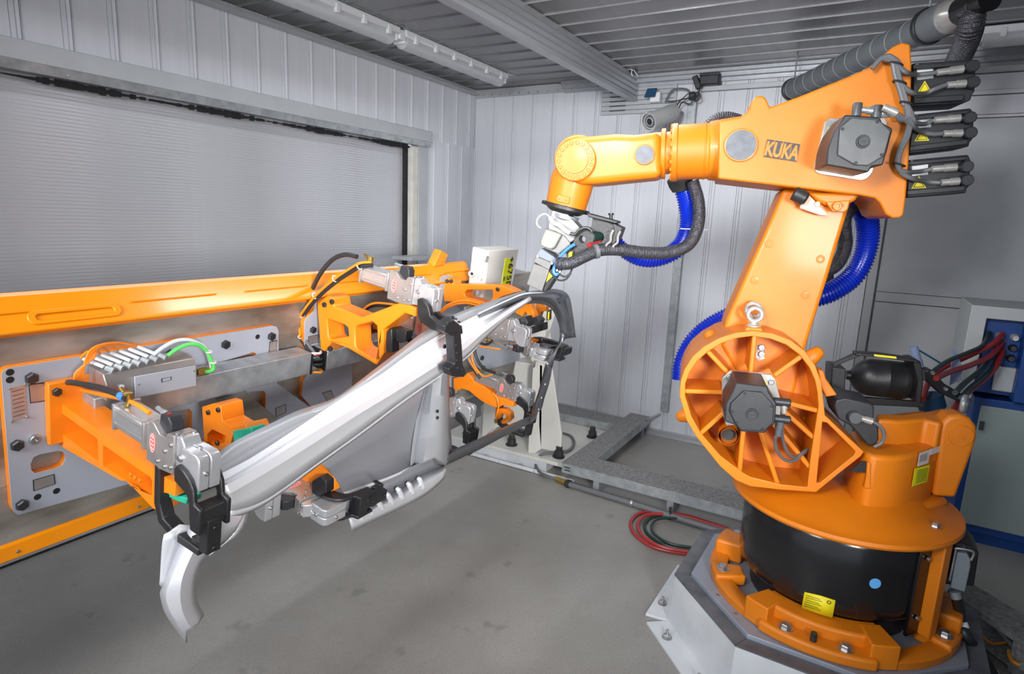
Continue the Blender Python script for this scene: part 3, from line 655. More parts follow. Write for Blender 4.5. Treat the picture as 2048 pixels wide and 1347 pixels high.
pd5 = build('rest_pad', MB().prism(FYL([(465, 862), (502, 855), (505, 866), (490, 878), (484, 873), (478, 886), (468, 885)], 1.40), Fy * .06), 'teal', bevel=.003); tag(pd5, 'green plastic rest pad on the short orange bracket', 'pad')
pd6 = build('rest_pad', MB().prism(FYL([(336, 983), (352, 990), (374, 996), (372, 1008), (354, 1002), (338, 994)], 1.0), Fy * .05), 'teal', bevel=.003); tag(pd6, 'green plastic rest pad under the long ladder bracket', 'pad')
b6 = bracket('orange bracket under the door panel with a dark clamp block', 1.62, .10,
    [(560, 905), (630, 915), (658, 933), (668, 955), (668, 981), (653, 985), (652, 963), (640, 961), (612, 972), (590, 955)], [], web=False)
build('block', MB().prism(FYL([(623, 962), (640, 952), (652, 962), (652, 985), (636, 994), (623, 984)], 1.58), Fy * .09), 'black', b6, bevel=.004)
build('tag_plate', MB().prism(FYL([(655, 967), (661, 964), (661, 978), (656, 981)], 1.615), Fy * .002), 'galv', b6)
b7 = bracket('yellow-orange bracket showing behind the window of the A-shaped bracket', 2.62, .08, [(735, 640), (762, 640), (765, 700), (740, 692)], [[(744, 658), (755, 660), (755, 672), (744, 670)]], web=False)
b8 = bracket('small orange bracket at the end of the rail behind the arch', 3.75, .06, [(1030, 617), (1050, 605), (1060, 607), (1072, 640), (1078, 640), (1075, 648), (1062, 637), (1050, 622), (1044, 632), (1030, 625)], [], web=False, bev=.003)
b9 = bracket('thin orange bracket against the white post', 4.0, .06, [(1072, 605), (1079, 603), (1082, 612), (1092, 612), (1091, 622), (1081, 623), (1074, 645), (1070, 640)], [], web=False, bev=.003)
bx7 = thing('clamp_bracket', 'short orange bracket carrying the clamp behind the edge of the door panel', 'bracket', Fl(2.95, -.42, .04), group='orange clamp brackets')
build('arm', MB().prism([Fl(2.90, u, w) for u, w in ((-.36, .0), (-.46, .0), (-.44, .30), (-.40, .34), (-.36, .34))], Fy * .08), 'fix_orange', bx7, bevel=.004)
oc = build('stop_block', MB().prism(FL([(868, 533), (876, 515), (883, 500.5), (897, 509), (890, 524), (888, 530)], -.02), -Fn * .06), 'ochre', bevel=.004); tag(oc, 'ochre yellow slanted stop block rising behind the orange rail', 'block')
ls = build('shutter_latch', MB().bb((XL + .04, 4.55, 1.70), (XL + .30, 5.0, 1.735)), 'frame_g', bevel=.004); tag(ls, 'grey latch plate beside the foot of the shutter guide', 'latch')

# ------------------------------------------------------------------ pneumatic clamps
def clamp(label, T, arm='down', s=1.06, copy_of=None):
    """local X: reach away from the beam, Z: up, Y: along the beam"""
    mtx = T @ Matrix.Scale(s, 4)
    if copy_of:
        c = copy_tree(copy_of); c.matrix_world = mtx; ROOTM[c.name] = mtx.inverted(); c['label'] = label
        return c
    t = thing('pneumatic_clamp', label, 'clamp', matrix=Matrix.Identity(4), group='pneumatic clamps on the fixture')
    def yp(pts, y0, y1): return MB().prism([(x, y0, z) for x, z in pts], (0, y1 - y0, 0))
    cy = build('cylinder', MB().bb((.008, -.036, -.036), (.162, .036, .036)), 'alu', t, bevel=.008)
    for z in (-.02, .02): build('groove', MB().bb((.012, -.0375, z - .003), (.158, .0375, z + .003)), 'alu_body', cy)
    for x in (0, .158): build('end_plate', MB().bb((x, -.04, -.042), (x + .012, .04, .042)), 'alu_body', cy, bevel=.002)
    bd = build('body', yp([(.170, .054), (.204, .054), (.214, .046), (.233, .031), (.262, .031), (.27, .048), (.302, .052), (.304, -.068), (.247, -.076), (.170, -.074)], -.032, .032), 'alu_body', t, bevel=.002)
    for x, z in ((.228, -.055), (.262, -.01), (.262, -.058), (.29, .02), (.29, -.05)):
        for sy in (-1, 1): put('capbolt', 'screw', bd, V((x, .032 * sy, z)), (0, sy, 0), (1, 0, 0), .0055)
    for sy in (-1, 1):
        pts = [(.202 + .013 * math.cos(a * PI / 8), .0325 * sy, -.008 + .031 * math.sin(a * PI / 8)) for a in range(16)]
        bg = build('badge', MB().prism(pts, (0, .0012 * sy, 0)), 'logo', bd)
        for r in (.72, .4): pass
        ptw = [(.202 + .0115 * math.cos(a * PI / 8), .0339 * sy, -.008 + .029 * math.sin(a * PI / 8)) for a in range(17)]
        build('badge', MB().tube(ptw, .0007, n=4, res=2), 'labelwhite', bd)
        for k in range(4):
            zz = -.008 + (k - 1.5) * .0125; build('badge', MB().tube([(.194, .0339 * sy, zz), (.199, .0339 * sy, zz + .004), (.203, .0339 * sy, zz - .002), (.210, .0339 * sy, zz + .003)], .0009, n=4, res=2), 'labelwhite', bd)
    build('neck', yp([(.304, .050), (.326, .054), (.336, .040), (.345, .02), (.352, -.02), (.35, -.06), (.304, -.066)], -.026, .026), 'head', t, bevel=.003)
    hdp = [(.335, .026), (.342, .032), (.40, .034), (.413, .028), (.419, .014), (.419, -.071), (.39, -.073), (.37, -.066), (.352, -.05), (.335, -.02)]
    for y0, y1 in ((-.033, -.0015), (.0015, .033)): build('head_shell', yp(hdp, y0, y1), 'head', t, bevel=.004, seg=3)
    put('capbolt', 'screw', t, V((.419, -.012, -.02)), (1, 0, 0), None, .007); put('capbolt', 'screw', t, V((.372, .0, .034)), (0, 0, 1), None, .006)
    put('capbolt', 'screw', t, V((.338, -.033, .0)), (0, -1, 0), None, .009)
    for x, y in ((.315, -.018), (.315, .018), (.298, -.02), (.262, -.02)): put('capbolt', 'screw', t, V((x, y, .052 if x > .27 else .034)), (0, 0, 1), None, .006)
    sn = build('sensor_cassette', yp([(.208, .05), (.212, .082), (.25, .086), (.262, .07), (.264, .034), (.235, .034)], -.018, .020), 'motor', t, bevel=.003)
    build('sensor_light', MB().bb((.228, -.01, .0845), (.236, .0, .0875)), 'red', sn)
    build('sensor_plug', MB().lathe((.212, 0, .074), (-1, 0, .12), [(.010, 0), (.010, .015), (.007, .02), (.007, .045)], 12), 'galv', sn)
    fit = build('air_fitting', MB().lathe((.03, -.01, .04), (0, 0, 1), [(.010, 0), (.010, .015), (.014, .016), (.014, .04), (.009, .042)], 12).lathe((.03, -.01, .065), (-.8, 0, .35), [(.010, 0), (.010, .02), (.007, .022), (.007, .04)], 12), 'brass', t)
    up = [(.330, -.028), (.345, -.012), (.375, -.020), (.40, -.035), (.418, -.062), (.424, -.10), (.452, -.105), (.452, -.185), (.41, -.185), (.40, -.098), (.385, -.082), (.36, -.075), (.332, -.066)]
    if arm == 'down':
        for sy in (-1, 1): build('pressure_arm', yp(up, .034 * sy, .048 * sy), 'black', t, bevel=.004)
        build('arm_bridge', MB().bb((.402, -.0465, -.158), (.449, .0465, -.112)), 'black', t, bevel=.004)
        build('jaw_block', MB().bb((.415, -.022, -.26), (.4515, .022, -.15)), 'black', t, bevel=.003)
        for z in (-.18, -.245): put('blackbolt', 'screw', t, V((.451, .0, z)), (1, 0, 0), None, .008)
        lo = [(.19, -.08), (.215, -.09), (.215, -.20), (.235, -.245), (.30, -.262), (.41, -.262), (.41, -.285), (.29, -.29), (.215, -.27), (.19, -.215)]
        build('counter_jaw', yp(lo, -.02, .02), 'black', t, bevel=.004)
        build('jaw_pad', MB().bb((.37, -.015, -.262), (.41, .015, -.24)), 'bolt', t, bevel=.002)
    return t
def cmat(o, L=Fn, Z=Fu):
    L = V(L).normalized(); Z = V(Z); Z = (Z - L * Z.dot(L)).normalized(); Y = Z.cross(L); return Matrix(((L.x, Y.x, Z.x, o[0]), (L.y, Y.y, Z.y, o[1]), (L.z, Y.z, Z.z, o[2]), (0, 0, 0, 1)))
def CO(px, y, lx=0., lz=0., s=1.06):  # origin such that local (lx, -, lz) shows at px in the plane y
    return FYp(*px, y) - Fn * lx * s - Fu * lz * s
C0 = clamp('', Matrix.Identity(4)); CB = clamp('', Matrix.Identity(4), arm='none')
clamp('front-left clamp on the long ladder bracket, gripping the end of the panel', cmat(CO((305, 885), .955, .202, -.008) + Fy * .035), copy_of=C0)
c2 = clamp('top middle clamp with a long stepped black arm over the silver rail', cmat(CO((788, 571), 2.12, .202, -.008) + Fy * .035), copy_of=CB)
clamp('clamp half hidden behind the window bracket, left of the rail', cmat(CO((838, 655), 2.45, .202, -.008) + Fy * .035), copy_of=CB)
clamp('clamp just below the rail and left of the arch, badge towards the camera', cmat(CO((985, 650), 2.98, .202, -.008) + Fy * .035), copy_of=CB)
clamp('lower right clamp on the curved orange arm, gripping the sill', cmat(CO((1003, 775), 3.44, .202, -.008) + Fy * .035), copy_of=C0)
clamp('clamp seen through the gap right of the door panel, near the sill', cmat(CO((928, 828), 2.92, .38, -.02) + Fy * .035), copy_of=C0)
clamp('clamp lying on its side under the panel at the bottom centre', cmat(CO((585, 985), 1.56, .202, 0), Z=-Fy) , copy_of=C0)
clamp('clamp end peeping out below the silver rail at the bottom', cmat(CO((540, 1008), 1.42, .40, -.02), Z=Fu), copy_of=CB)
clamp('flat-lying clamp at the arch post with an orange top plate', cmat(CO((1036, 690), 3.38, .202, 0) , Z=-Fy), copy_of=C0)
for c_ in (C0, CB):
    for o in [c_] + [x for ch in c_.children for x in [ch] + list(ch.children)]: bpy.data.objects.remove(o)
# long stepped arm of the top middle clamp
build('pressure_arm', MB().prism(FYL([(834, 598), (840, 596), (848, 600.6), (856.5, 613), (860.7, 631.8), (875, 644), (888, 652), (905, 649), (917, 652), (919, 669), (883.5, 665), (860.7, 658), (840, 643), (834, 626)], 2.08), Fy * .028), 'black', c2, bevel=.004)
build('jaw_bar', MB().prism(FL([(890, 652), (908, 640), (921, 650), (922, 664), (905, 672), (890, 664)], 1.0), -Fn * .05), 'black', c2, bevel=.003)
jb2_ = build('jaw_post', MB().prism(FL([(907, 664), (922, 662), (924.4, 695), (926, 728), (932, 744), (928, 754), (904, 752), (898, 738), (910, 728), (909, 700)], 1.0), -Fn * .045), 'black', c2, bevel=.003)
for u, v in ((912, 690), (913, 705), (914, 720), (915, 735), (924, 738)): put('blackbolt', 'screw', jb2_, F(u, v, 1.0), Fn, Fu, .006)
for u, v in ((893, 652), (902, 647), (910, 644), (917, 650)): put('blackbolt', 'screw', jb2_, F(u, v, 1.0) + Fu * .012, Fu, Fn, .007)
build('curved_pad', MB().prism(FYL([(870, 622), (878, 630), (890, 634), (900, 632), (903, 638), (890, 642), (876, 640), (868, 630)], 2.2), Fy * .03), 'black', c2, bevel=.003)
op = build('orange_plate', MB().prism([F(u, v, .62) for u, v in ((1018, 676), (1050, 682), (1056, 675), (1077, 681), (1070, 688), (1082, 695), (1060, 696), (1040, 690), (1020, 682))], Fu * .008), 'fix_orange'); tag(op, 'cross-shaped orange plate on top of the flat-lying clamp', 'plate')
# dark rest block group in the A bracket
rb = thing('rest_block', 'black stepped rest block in front of the A-shaped bracket', 'block', FYp(790, 680, 2.2))
build('post', MB().prism(FYL([(769, 704), (773, 662), (783, 657), (785, 704)], 2.15), Fy * .05), 'black', rb, bevel=.003)
build('bridge', MB().prism(FYL([(775, 662), (785, 655), (812, 662), (812, 680), (800, 686), (786, 678)], 2.18), Fy * .05), 'black', rb, bevel=.003)
build('strut', MB().prism(FYL([(800, 660), (816, 666), (836, 682), (828, 690), (808, 680)], 2.22), Fy * .04), 'black', rb, bevel=.003)
rb = thing('rest_block', 'black rest block with bolts beneath the arch, right of the badge clamp', 'block', FYp(1040, 640, 3.1))
build('block', MB().prism(FYL([(1018, 645), (1050, 632), (1056, 645), (1050, 655), (1030, 660), (1019, 655)], 3.05), Fy * .08), 'black', rb, bevel=.004)
build('block', MB().prism(FYL([(1056, 640), (1072, 632), (1080, 640), (1076, 650), (1062, 650)], 3.6), Fy * .08), 'black', rb, bevel=.004)
put('blackbolt', 'screw', rb, FYp(1045, 648, 3.05), -Fy, Fu, .012)
build('post', MB().prism(FYL([(1058, 655), (1086, 645), (1086, 660), (1062, 668)], 3.9), Fy * .08), 'black', rb, bevel=.004)
# air hoses and sensor cables
def H(pts, r, m, label, **k): return cable([FYp(u, v, y) for u, v, y in pts], r, m, label, **k)
H([(714, 513, 2.1), (690, 509, 2.1), (665, 519, 2.1), (640, 548, 2.1), (622, 585, 2.15), (608, 625, 2.2)], .0115, 'rubber', 'upper thick black air hose arching to the top middle clamp', name='air_hose', cat='hose', group=WG)
t = thing('cable_bundle', 'black hose and orange wire taped together, arching to the top middle clamp', 'cable', FYp(600, 640, 2.1), group=WG)
pl_ = [(745, 527, 2.12), (722, 529, 2.1), (700, 541, 2.1), (668, 563, 2.1), (632, 595, 2.1), (606, 628, 2.1), (599, 645, 2.1), (602, 672, 2.1), (622, 702, 2.1), (632, 716, 2.1)]
build('hose', MB().tube([FYp(u, v + 3, y) for u, v, y in pl_], .0115, n=8), 'rubber', t)
build('wire', MB().tube([FYp(u - 2, v - 3, y - .02) for u, v, y in pl_[:-2]] + [FYp(598, 671, 2.06)], .006, n=6), 'wire_orange', t)
build('hose', MB().tube([FYp(u + 6, v + 2, y) for u, v, y in pl_[5:]], .009, n=8), 'greycable', t)
for u, v in ((719, 532), (670, 557), (630, 591), (602, 629), (600, 671), (628, 710)): build('cable_tie', MB().ring(FYp(u, v, 2.09), (Fn + Fu * .6), .015, .0028, 14, 6), 'tie', t)
t = thing('cable_bundle', 'black hose and orange wires arching to the front-left clamp', 'cable', FYp(190, 780, 1.0), group=WG)
build('hose', MB().tube([FYp(u, v, y) for u, v, y in ((253, 797, .97), (232, 786, .97), (200, 775, .97), (165, 768, .97), (138, 764, 1.0), (131, 770, 1.05), (145, 780, 1.1), (175, 790, 1.12))], .0105, n=8), 'rubber', t)
build('hose', MB().tube([FYp(u, v, y) for u, v, y in ((300, 826, .97), (280, 812, .97), (262, 803, .98), (235, 795, 1.0), (200, 788, 1.02), (160, 778, 1.05), (150, 770, 1.1))], .007, n=8), 'wire_orange', t)
build('wire', MB().tube([FYp(u, v, y) for u, v, y in ((250, 780, 1.1), (235, 779, 1.1), (215, 785, 1.1), (190, 784, 1.1))], .007, n=6), 'red', t)
build('wire', MB().tube([FYp(u, v, y) for u, v, y in ((245, 772, 1.12), (225, 775, 1.12), (205, 772, 1.12), (195, 765, 1.14))], .007, n=6), 'wire_white', t)
build('collar', MB().cyl(FYp(240, 790, .97), FYp(249, 796, .97), .0125, n=12), 'wire_blue', t)
t = thing('cable_bundle', 'black hose and orange wire arching behind the A-shaped bracket', 'cable', FYp(740, 610, 2.5), group=WG)
q_ = [(800, 612), (775, 608), (750, 607), (733, 614), (722, 628), (719, 638)]
build('hose', MB().tube([FYp(u, v + 3, 2.45) for u, v in q_], .0105, n=8), 'rubber', t); build('wire', MB().tube([FYp(u, v - 1, 2.42) for u, v in q_], .006, n=6), 'wire_orange', t)
t = thing('cable_bundle', 'orange wires and hoses hanging between rail and the lower right clamp', 'cable', FYp(950, 720, 3.3), group=WG)
for pts, m_, r in (([(942, 680), (944, 700), (945, 720), (955, 740), (968, 752), (985, 748)], 'wire_orange', .006), ([(934, 684), (934, 705), (938, 725), (950, 742), (960, 756)], 'rubber', .010), ([(949, 684), (950, 705), (958, 725), (970, 738), (990, 745)], 'rubber', .010),
                   ([(928, 682), (930, 700), (940, 722), (952, 742), (956, 747)], 'wire_orange', .006), ([(945, 684), (960, 692), (980, 695), (1000, 698)], 'wire_orange', .006), ([(948, 680), (962, 686), (975, 688), (985, 680)], 'rubber', .009)):
    build('wire', MB().tube([FYp(u, v, 3.3) for u, v in pts], r, n=7), m_, t)
t = thing('cable_bundle', 'pair of orange wires arching right of the top middle clamp', 'cable', FYp(920, 605, 2.6), group=WG)
for dv in (0, 5): build('wire', MB().tube([FYp(u, v + dv, 2.7) for u, v in ((872, 628), (885, 618), (895, 610), (912, 603), (935, 601), (962, 608))], .006, n=7), 'wire_orange', t)
t = thing('wire_loop', 'thin orange wire loop hanging down the curved orange arm', 'cable', FYp(995, 830, 3.4)); build('wire', MB().tube([FYp(u, v, 3.40) for u, v in ((985, 785), (994, 796), (997, 815), (993, 830), (992, 840))], .005, n=6), 'wire_orange', t)
build('fitting', MB().cyl(FYp(992, 838, 3.4), FYp(992, 845, 3.4), .012), 'brass', t)

# ------------------------------------------------------------------ pressed car body side held by the clamps
CP = thing('car_side_panel', 'large pressed silver car body side panel with roof rail and arch, held by the clamps', 'car panel', F(700, 900, .85))
def resamp(pts, n):
    P = [V((p[0], p[1], p[2] if len(p) > 2 else 0)) for p in pts]; L = [0]
    # smooth through Catmull-Rom, then equal arc length
    C = []
    for i in range(len(P) - 1):
        a = P[max(i - 1, 0)]; b = P[i]; c = P[i + 1]; d_ = P[min(i + 2, len(P) - 1)]
        for k in range(8):
            t = k / 8; C.append(.5 * ((2 * b) + (c - a) * t + (2 * a - 5 * b + 4 * c - d_) * t * t + (3 * b - a - 3 * c + d_) * t ** 3))
    C.append(P[-1])
    for i in range(1, len(C)): L.append(L[-1] + (C[i] - C[i - 1]).length)
    out = []; j = 0
    for k in range(n):
        d_ = L[-1] * k / (n - 1)
        while j < len(L) - 2 and L[j + 1] < d_: j += 1
        out.append(C[j].lerp(C[j + 1], (d_ - L[j]) / max(1e-9, L[j + 1] - L[j])))
    return out
def surf(name, curves, m, n=40, sol=.004, smooth=30):
    """curves: list of (w, pixel polyline[, smooth]) lofted into a sheet"""
    cs = [[F(p.x, p.y, w_ + p.z) for p in resamp(c, n)] for w_, c in curves]
    return build(name, MB().loft(cs), m, CP, solid=sol, smooth=smooth)
ca = [(428, 911), (468, 883), (535, 850), (594, 822), (661, 800), (703, 774), (745, 742), (796, 703), (846, 665), (913, 627), (989, 600), (1050, 581)]
cb1 = [(434, 950), (501, 915), (577, 866), (653, 816), (703, 784), (762, 748), (825, 702), (888, 664), (940, 636), (1000, 609), (1052, 587)]
cb2 = [(437, 962), (503, 924), (579, 874), (656, 823), (706, 791), (765, 755), (828, 708), (890, 671), (943, 643), (1003, 613), (1055, 590)]
cc1 = [(446, 974), (520, 932), (612, 874), (700, 822), (787, 770), (871, 719), (922, 690), (965, 655), (1015, 620), (1060, 594)]
cc2 = [(453, 990), (535, 942), (623, 888), (708, 833), (792, 782), (873, 731), (924, 701), (967, 664), (1018, 626), (1063, 597)]
cd_ = [(458, 1022), (505, 1010), (552, 985), (636, 924), (720, 864), (804, 801), (871, 755), (926, 718), (962, 684), (1018, 632), (1063, 600)]
cd2 = [(456, 1040), (510, 1018), (556, 990), (640, 928), (724, 868), (808, 805), (874, 759), (930, 722)]
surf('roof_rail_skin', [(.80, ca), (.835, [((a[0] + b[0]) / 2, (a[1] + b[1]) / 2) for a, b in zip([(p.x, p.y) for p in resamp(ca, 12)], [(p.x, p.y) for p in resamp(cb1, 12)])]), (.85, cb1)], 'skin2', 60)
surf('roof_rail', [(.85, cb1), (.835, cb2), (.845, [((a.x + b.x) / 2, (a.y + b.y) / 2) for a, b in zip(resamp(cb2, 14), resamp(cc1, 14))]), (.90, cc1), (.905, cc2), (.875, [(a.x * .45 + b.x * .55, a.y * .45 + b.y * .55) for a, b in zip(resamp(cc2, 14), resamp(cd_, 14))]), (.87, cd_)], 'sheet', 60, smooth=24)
surf('lower_flange', [(.87, cd_[:9]), (.855, cd2)], 'sheet', 50)
put('blackbolt', 'hole', CP, F(888, 692, .884), Fn, Fu, .010)
# bottom-left end: arch piece
e1 = [(384, 1050), (366, 1076), (347, 1117), (325, 1173), (321, 1186), (330, 1222), (352, 1256), (374, 1285)]
e1b = [(408, 1020), (385, 1072), (366, 1110), (342, 1160), (333, 1190), (342, 1222), (357, 1244), (375, 1262)]
e2 = [(430, 1010), (408, 1062), (384, 1108), (366, 1150), (360, 1186), (364, 1218), (376, 1246), (386, 1254)]
e3 = [(446, 1030), (427, 1078), (400, 1110), (384, 1145), (378, 1185), (381, 1217), (393, 1243), (395, 1249)]
e4 = [(487, 1028), (470, 1058), (459, 1066), (446, 1086), (421, 1103), (405, 1123), (394, 1148), (391, 1176), (395, 1204), (407.6, 1228)]
surf('arch_end', [(.80, e1), (.84, e1b), (.865, e2), (.855, e3), (.83, e4)], 'sheet', 40, smooth=22)
surf('arch_flap', [(.80, [(384, 1050), (366, 1076), (347, 1117), (325, 1173)]), (.79, [(359, 1048), (340, 1062), (326, 1076), (319, 1168)])], 'sheet', 12)
surf('rail_tail', [(.87, [(446, 1010), (455, 1030), (487, 1030)]), (.86, [(415, 1100), (440, 1085), (470, 1062)])], 'sheet', 10)
surf('tab', [(.84, [(487, 1028), (478, 1050), (468, 1066), (450, 1085), (418, 1110)]), (.78, [(495, 1020), (490, 1048), (474, 1070), (458, 1080), (425, 1104)])], 'sheet', 12)
# quarter skin
q1 = [(640, 928), (655, 938), (668, 952), (678, 968), (688, 988)]
cols = []
top = resamp([(640, 926), (724, 866), (808, 803), (850, 775)], 12); bot = resamp([(688, 990), (740, 968), (790, 947), (818, 930)], 12)
midc = resamp([(660, 945), (740, 915), (800, 880), (838, 850)], 12)
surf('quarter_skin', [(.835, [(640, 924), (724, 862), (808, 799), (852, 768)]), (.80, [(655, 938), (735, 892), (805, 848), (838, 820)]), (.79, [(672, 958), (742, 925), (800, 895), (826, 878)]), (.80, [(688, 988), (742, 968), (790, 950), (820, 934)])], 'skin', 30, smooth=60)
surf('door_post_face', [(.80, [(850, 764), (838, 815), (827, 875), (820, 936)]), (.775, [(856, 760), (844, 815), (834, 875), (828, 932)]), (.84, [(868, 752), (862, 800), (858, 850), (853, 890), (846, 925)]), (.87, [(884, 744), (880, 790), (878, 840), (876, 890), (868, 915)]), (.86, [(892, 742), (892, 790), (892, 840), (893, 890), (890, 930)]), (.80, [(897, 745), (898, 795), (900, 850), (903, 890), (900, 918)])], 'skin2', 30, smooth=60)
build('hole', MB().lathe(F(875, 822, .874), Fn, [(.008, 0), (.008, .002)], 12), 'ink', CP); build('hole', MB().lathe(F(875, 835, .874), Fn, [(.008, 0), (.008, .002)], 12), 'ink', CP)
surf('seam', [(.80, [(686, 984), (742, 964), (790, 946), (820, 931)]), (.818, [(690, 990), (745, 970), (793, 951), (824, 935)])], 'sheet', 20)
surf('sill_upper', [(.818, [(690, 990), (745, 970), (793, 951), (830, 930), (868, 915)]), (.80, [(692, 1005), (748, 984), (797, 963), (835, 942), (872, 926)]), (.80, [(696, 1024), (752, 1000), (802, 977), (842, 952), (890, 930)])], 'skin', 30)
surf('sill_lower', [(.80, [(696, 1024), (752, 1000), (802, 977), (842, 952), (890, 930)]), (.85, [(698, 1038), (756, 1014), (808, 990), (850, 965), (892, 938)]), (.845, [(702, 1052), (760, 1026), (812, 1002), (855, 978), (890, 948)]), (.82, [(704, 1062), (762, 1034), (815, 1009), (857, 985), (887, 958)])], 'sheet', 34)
for i in range(7):
    t_ = i / 6; a = F(710 + 128 * t_, 1018 - 62 * t_, .835); b = F(725 + 122 * t_, 1040 - 63 * t_, .848); build('bead', MB().tube([a - Fn * .01, lerp(a, b, .15), lerp(a, b, .85), b - Fn * .012], [.007, .013, .012, .005], n=10), 'sheet', CP)
for i in range(6):
    t_ = i / 5; a = F(728 + 80 * t_, 975 - 33 * t_, .805); b = F(733 + 80 * t_, 996 - 36 * t_, .803); build('bead', MB().tube([a - Fn * .006, lerp(a, b, .3) , b - Fn * .006], [.003, .007, .003], n=8), 'skin', CP)
# sill bar to the far lower corner
s1 = [(890, 908), (931, 889), (956, 878), (995, 860), (1024, 847), (1060, 832)]; s2 = [(892, 918), (935, 897), (958, 887), (997, 868), (1027, 854), (1062, 838)]; s3 = [(893, 929), (939, 907), (955, 900), (998, 877), (1049, 851), (1064, 845)]
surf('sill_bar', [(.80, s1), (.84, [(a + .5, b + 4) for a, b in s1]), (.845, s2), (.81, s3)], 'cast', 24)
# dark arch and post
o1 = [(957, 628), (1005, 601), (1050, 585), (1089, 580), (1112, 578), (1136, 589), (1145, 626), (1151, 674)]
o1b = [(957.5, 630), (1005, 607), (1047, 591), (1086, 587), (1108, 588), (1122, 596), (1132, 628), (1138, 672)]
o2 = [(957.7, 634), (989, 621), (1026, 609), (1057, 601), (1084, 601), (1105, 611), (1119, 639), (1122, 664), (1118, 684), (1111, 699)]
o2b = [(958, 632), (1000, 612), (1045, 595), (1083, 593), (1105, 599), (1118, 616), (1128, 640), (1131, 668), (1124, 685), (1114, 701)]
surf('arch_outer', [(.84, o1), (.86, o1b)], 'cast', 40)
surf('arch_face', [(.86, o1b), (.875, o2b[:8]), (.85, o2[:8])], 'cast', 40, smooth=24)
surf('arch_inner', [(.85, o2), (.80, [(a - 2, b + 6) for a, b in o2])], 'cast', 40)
surf('arch_tail', [(.875, [(1131, 668), (1124, 685), (1114, 701), (1104, 735)]), (.85, [(1122, 664), (1118, 684), (1109, 699), (1091, 728)])], 'cast', 14)
build('arch_rib', MB().prism(FL([(1118, 603), (1134, 590), (1136, 593), (1122, 607)], .875), -Fn * .02), 'cast', CP)
build('arch_rib', MB().prism(FL([(1128, 640), (1146, 632), (1147, 636), (1129, 644)], .875), -Fn * .02), 'cast', CP)
surf('arch_hook', [(.84, [(1151, 674), (1140, 675), (1130, 678), (1118, 691)]), (.86, [(1147, 660), (1138, 664), (1131, 668), (1120, 685)])], 'cast', 10)
pr_ = [(1104, 735), (1098, 765), (1088, 797), (1083, 816), (1075, 824), (1072, 835), (1062, 845)]; pl2 = [(1091, 728), (1085, 752), (1077, 783), (1068, 808), (1063, 825), (1062, 830), (1058, 836)]
surf('post', [(.83, pl2), (.86, [((a[0] + b[0]) / 2 - 1, (a[1] + b[1]) / 2) for a, b in zip(pl2, pr_)]), (.855, [((a[0] + b[0] * 2) / 3, (a[1] + b[1] * 2) / 3) for a, b in zip(pl2, pr_)]), (.82, pr_)], 'cast', 24)
for u, v in ((1090, 768), (1083, 795), (1077, 818)): build('hole', MB().lathe(F(u, v, .862), Fn, [(.006, 0), (.006, .002)], 10), 'labelwhite', CP)
surf('upper_ridge', [(.90, [(957, 626), (1005, 603), (1047, 586), (1088, 583)]), (.905, [(957, 628), (1006, 606), (1048, 589), (1089, 586)])], 'sheet', 20)

# ------------------------------------------------------------------ white stand, electrical box
st = thing('fixture_stand', 'cream white welded stand at the far end of the fixture beam', 'stand', (-2.5, 4.8, .1))
SL = lambda pts, y: [PY(u, v, y) for u, v in pts]
build('front_gusset', MB().prism(SL([(1072, 722), (1104, 737), (1123, 868), (1122, 905), (1078, 896), (1056, 911), (1061, 800), (1066, 745)], 4.55), (0, .02, 0)), 'white_paint', st, bevel=.004)
build('side_gusset', MB().prism([PY(1078, 896, 4.55), PY(1080, 730, 4.55), PY(1066, 735, 4.55) + V((0, 0, .0)), PY(1056, 911, 4.50)], (.02, .0, 0)), 'white_paint', st)
build('column', MB().prism(SL([(984, 745), (1030, 722), (1068, 728), (1060, 800), (1054, 862), (1000, 850), (964, 878), (961, 812), (978, 800)], 4.75), (0, .35, 0)), 'white_paint', st, bevel=.006)
build('upper_web', MB().prism(SL([(1060, 660), (1092, 604), (1110, 626), (1099, 660), (1103, 690), (1096, 735), (1075, 735), (1062, 720)], 4.66), (0, .02, 0)), 'white_paint', st, bevel=.004)
build('head_plate', MB().prism(SL([(1000, 640), (1090, 604), (1086, 650), (1075, 700), (1060, 735), (1000, 740)], 4.95), (0, .12, 0)), 'white_paint', st, bevel=.004)
build('small_gusset', MB().prism(SL([(963, 878), (968, 800), (1002, 815), (1002, 852), (985, 856)], 4.6), (0, .02, 0)), 'white_paint', st, bevel=.004)
build('shelf', MB().prism(SL([(1056, 662), (1080, 655), (1092, 662), (1090, 674), (1062, 680)], 4.4), (0, .08, 0)), 'white_paint', st, bevel=.004)
wp = [PY(1090, 640, 4.64), PY(1106, 636, 4.64), PY(1104, 650, 4.64), PY(1088, 655, 4.64)]
build('sight_plate', MB().prism(SL([(1094, 622), (1103, 617), (1102, 638), (1093, 641)], 4.64), (0, .004, 0)), 'ink', st); build('sight_mark', MB().prism(SL([(1096, 624), (1099, 622), (1098, 638), (1095, 639)], 4.635), (0, .004, 0)), 'yellow', st)
build('base_plate', MB().bb((-3.3, 4.43, .085), (-2.03, 5.45, .115)), 'white_paint', st, bevel=.004)
build('grout_pad', MB().bb((-3.3, 4.45, .0), (-2.2, 5.4, .084)), 'ped_white', st)
for (x, y) in ((-2.62, 4.56), (-2.14, 4.56), (-2.1, 5.2), (-3.1, 4.56)): build('anchor', MB().lathe((x, y, .115), UZ, [(.055, 0), (.055, .01), (.04, .012), (.04, .06), (.028, .065), (.028, .1)], 10), 'rubber', st)
kb = thing('floor_kerb', 'low white angle bolted to the floor in front of the stand', 'kerb', (-2.6, 4.4, 0))
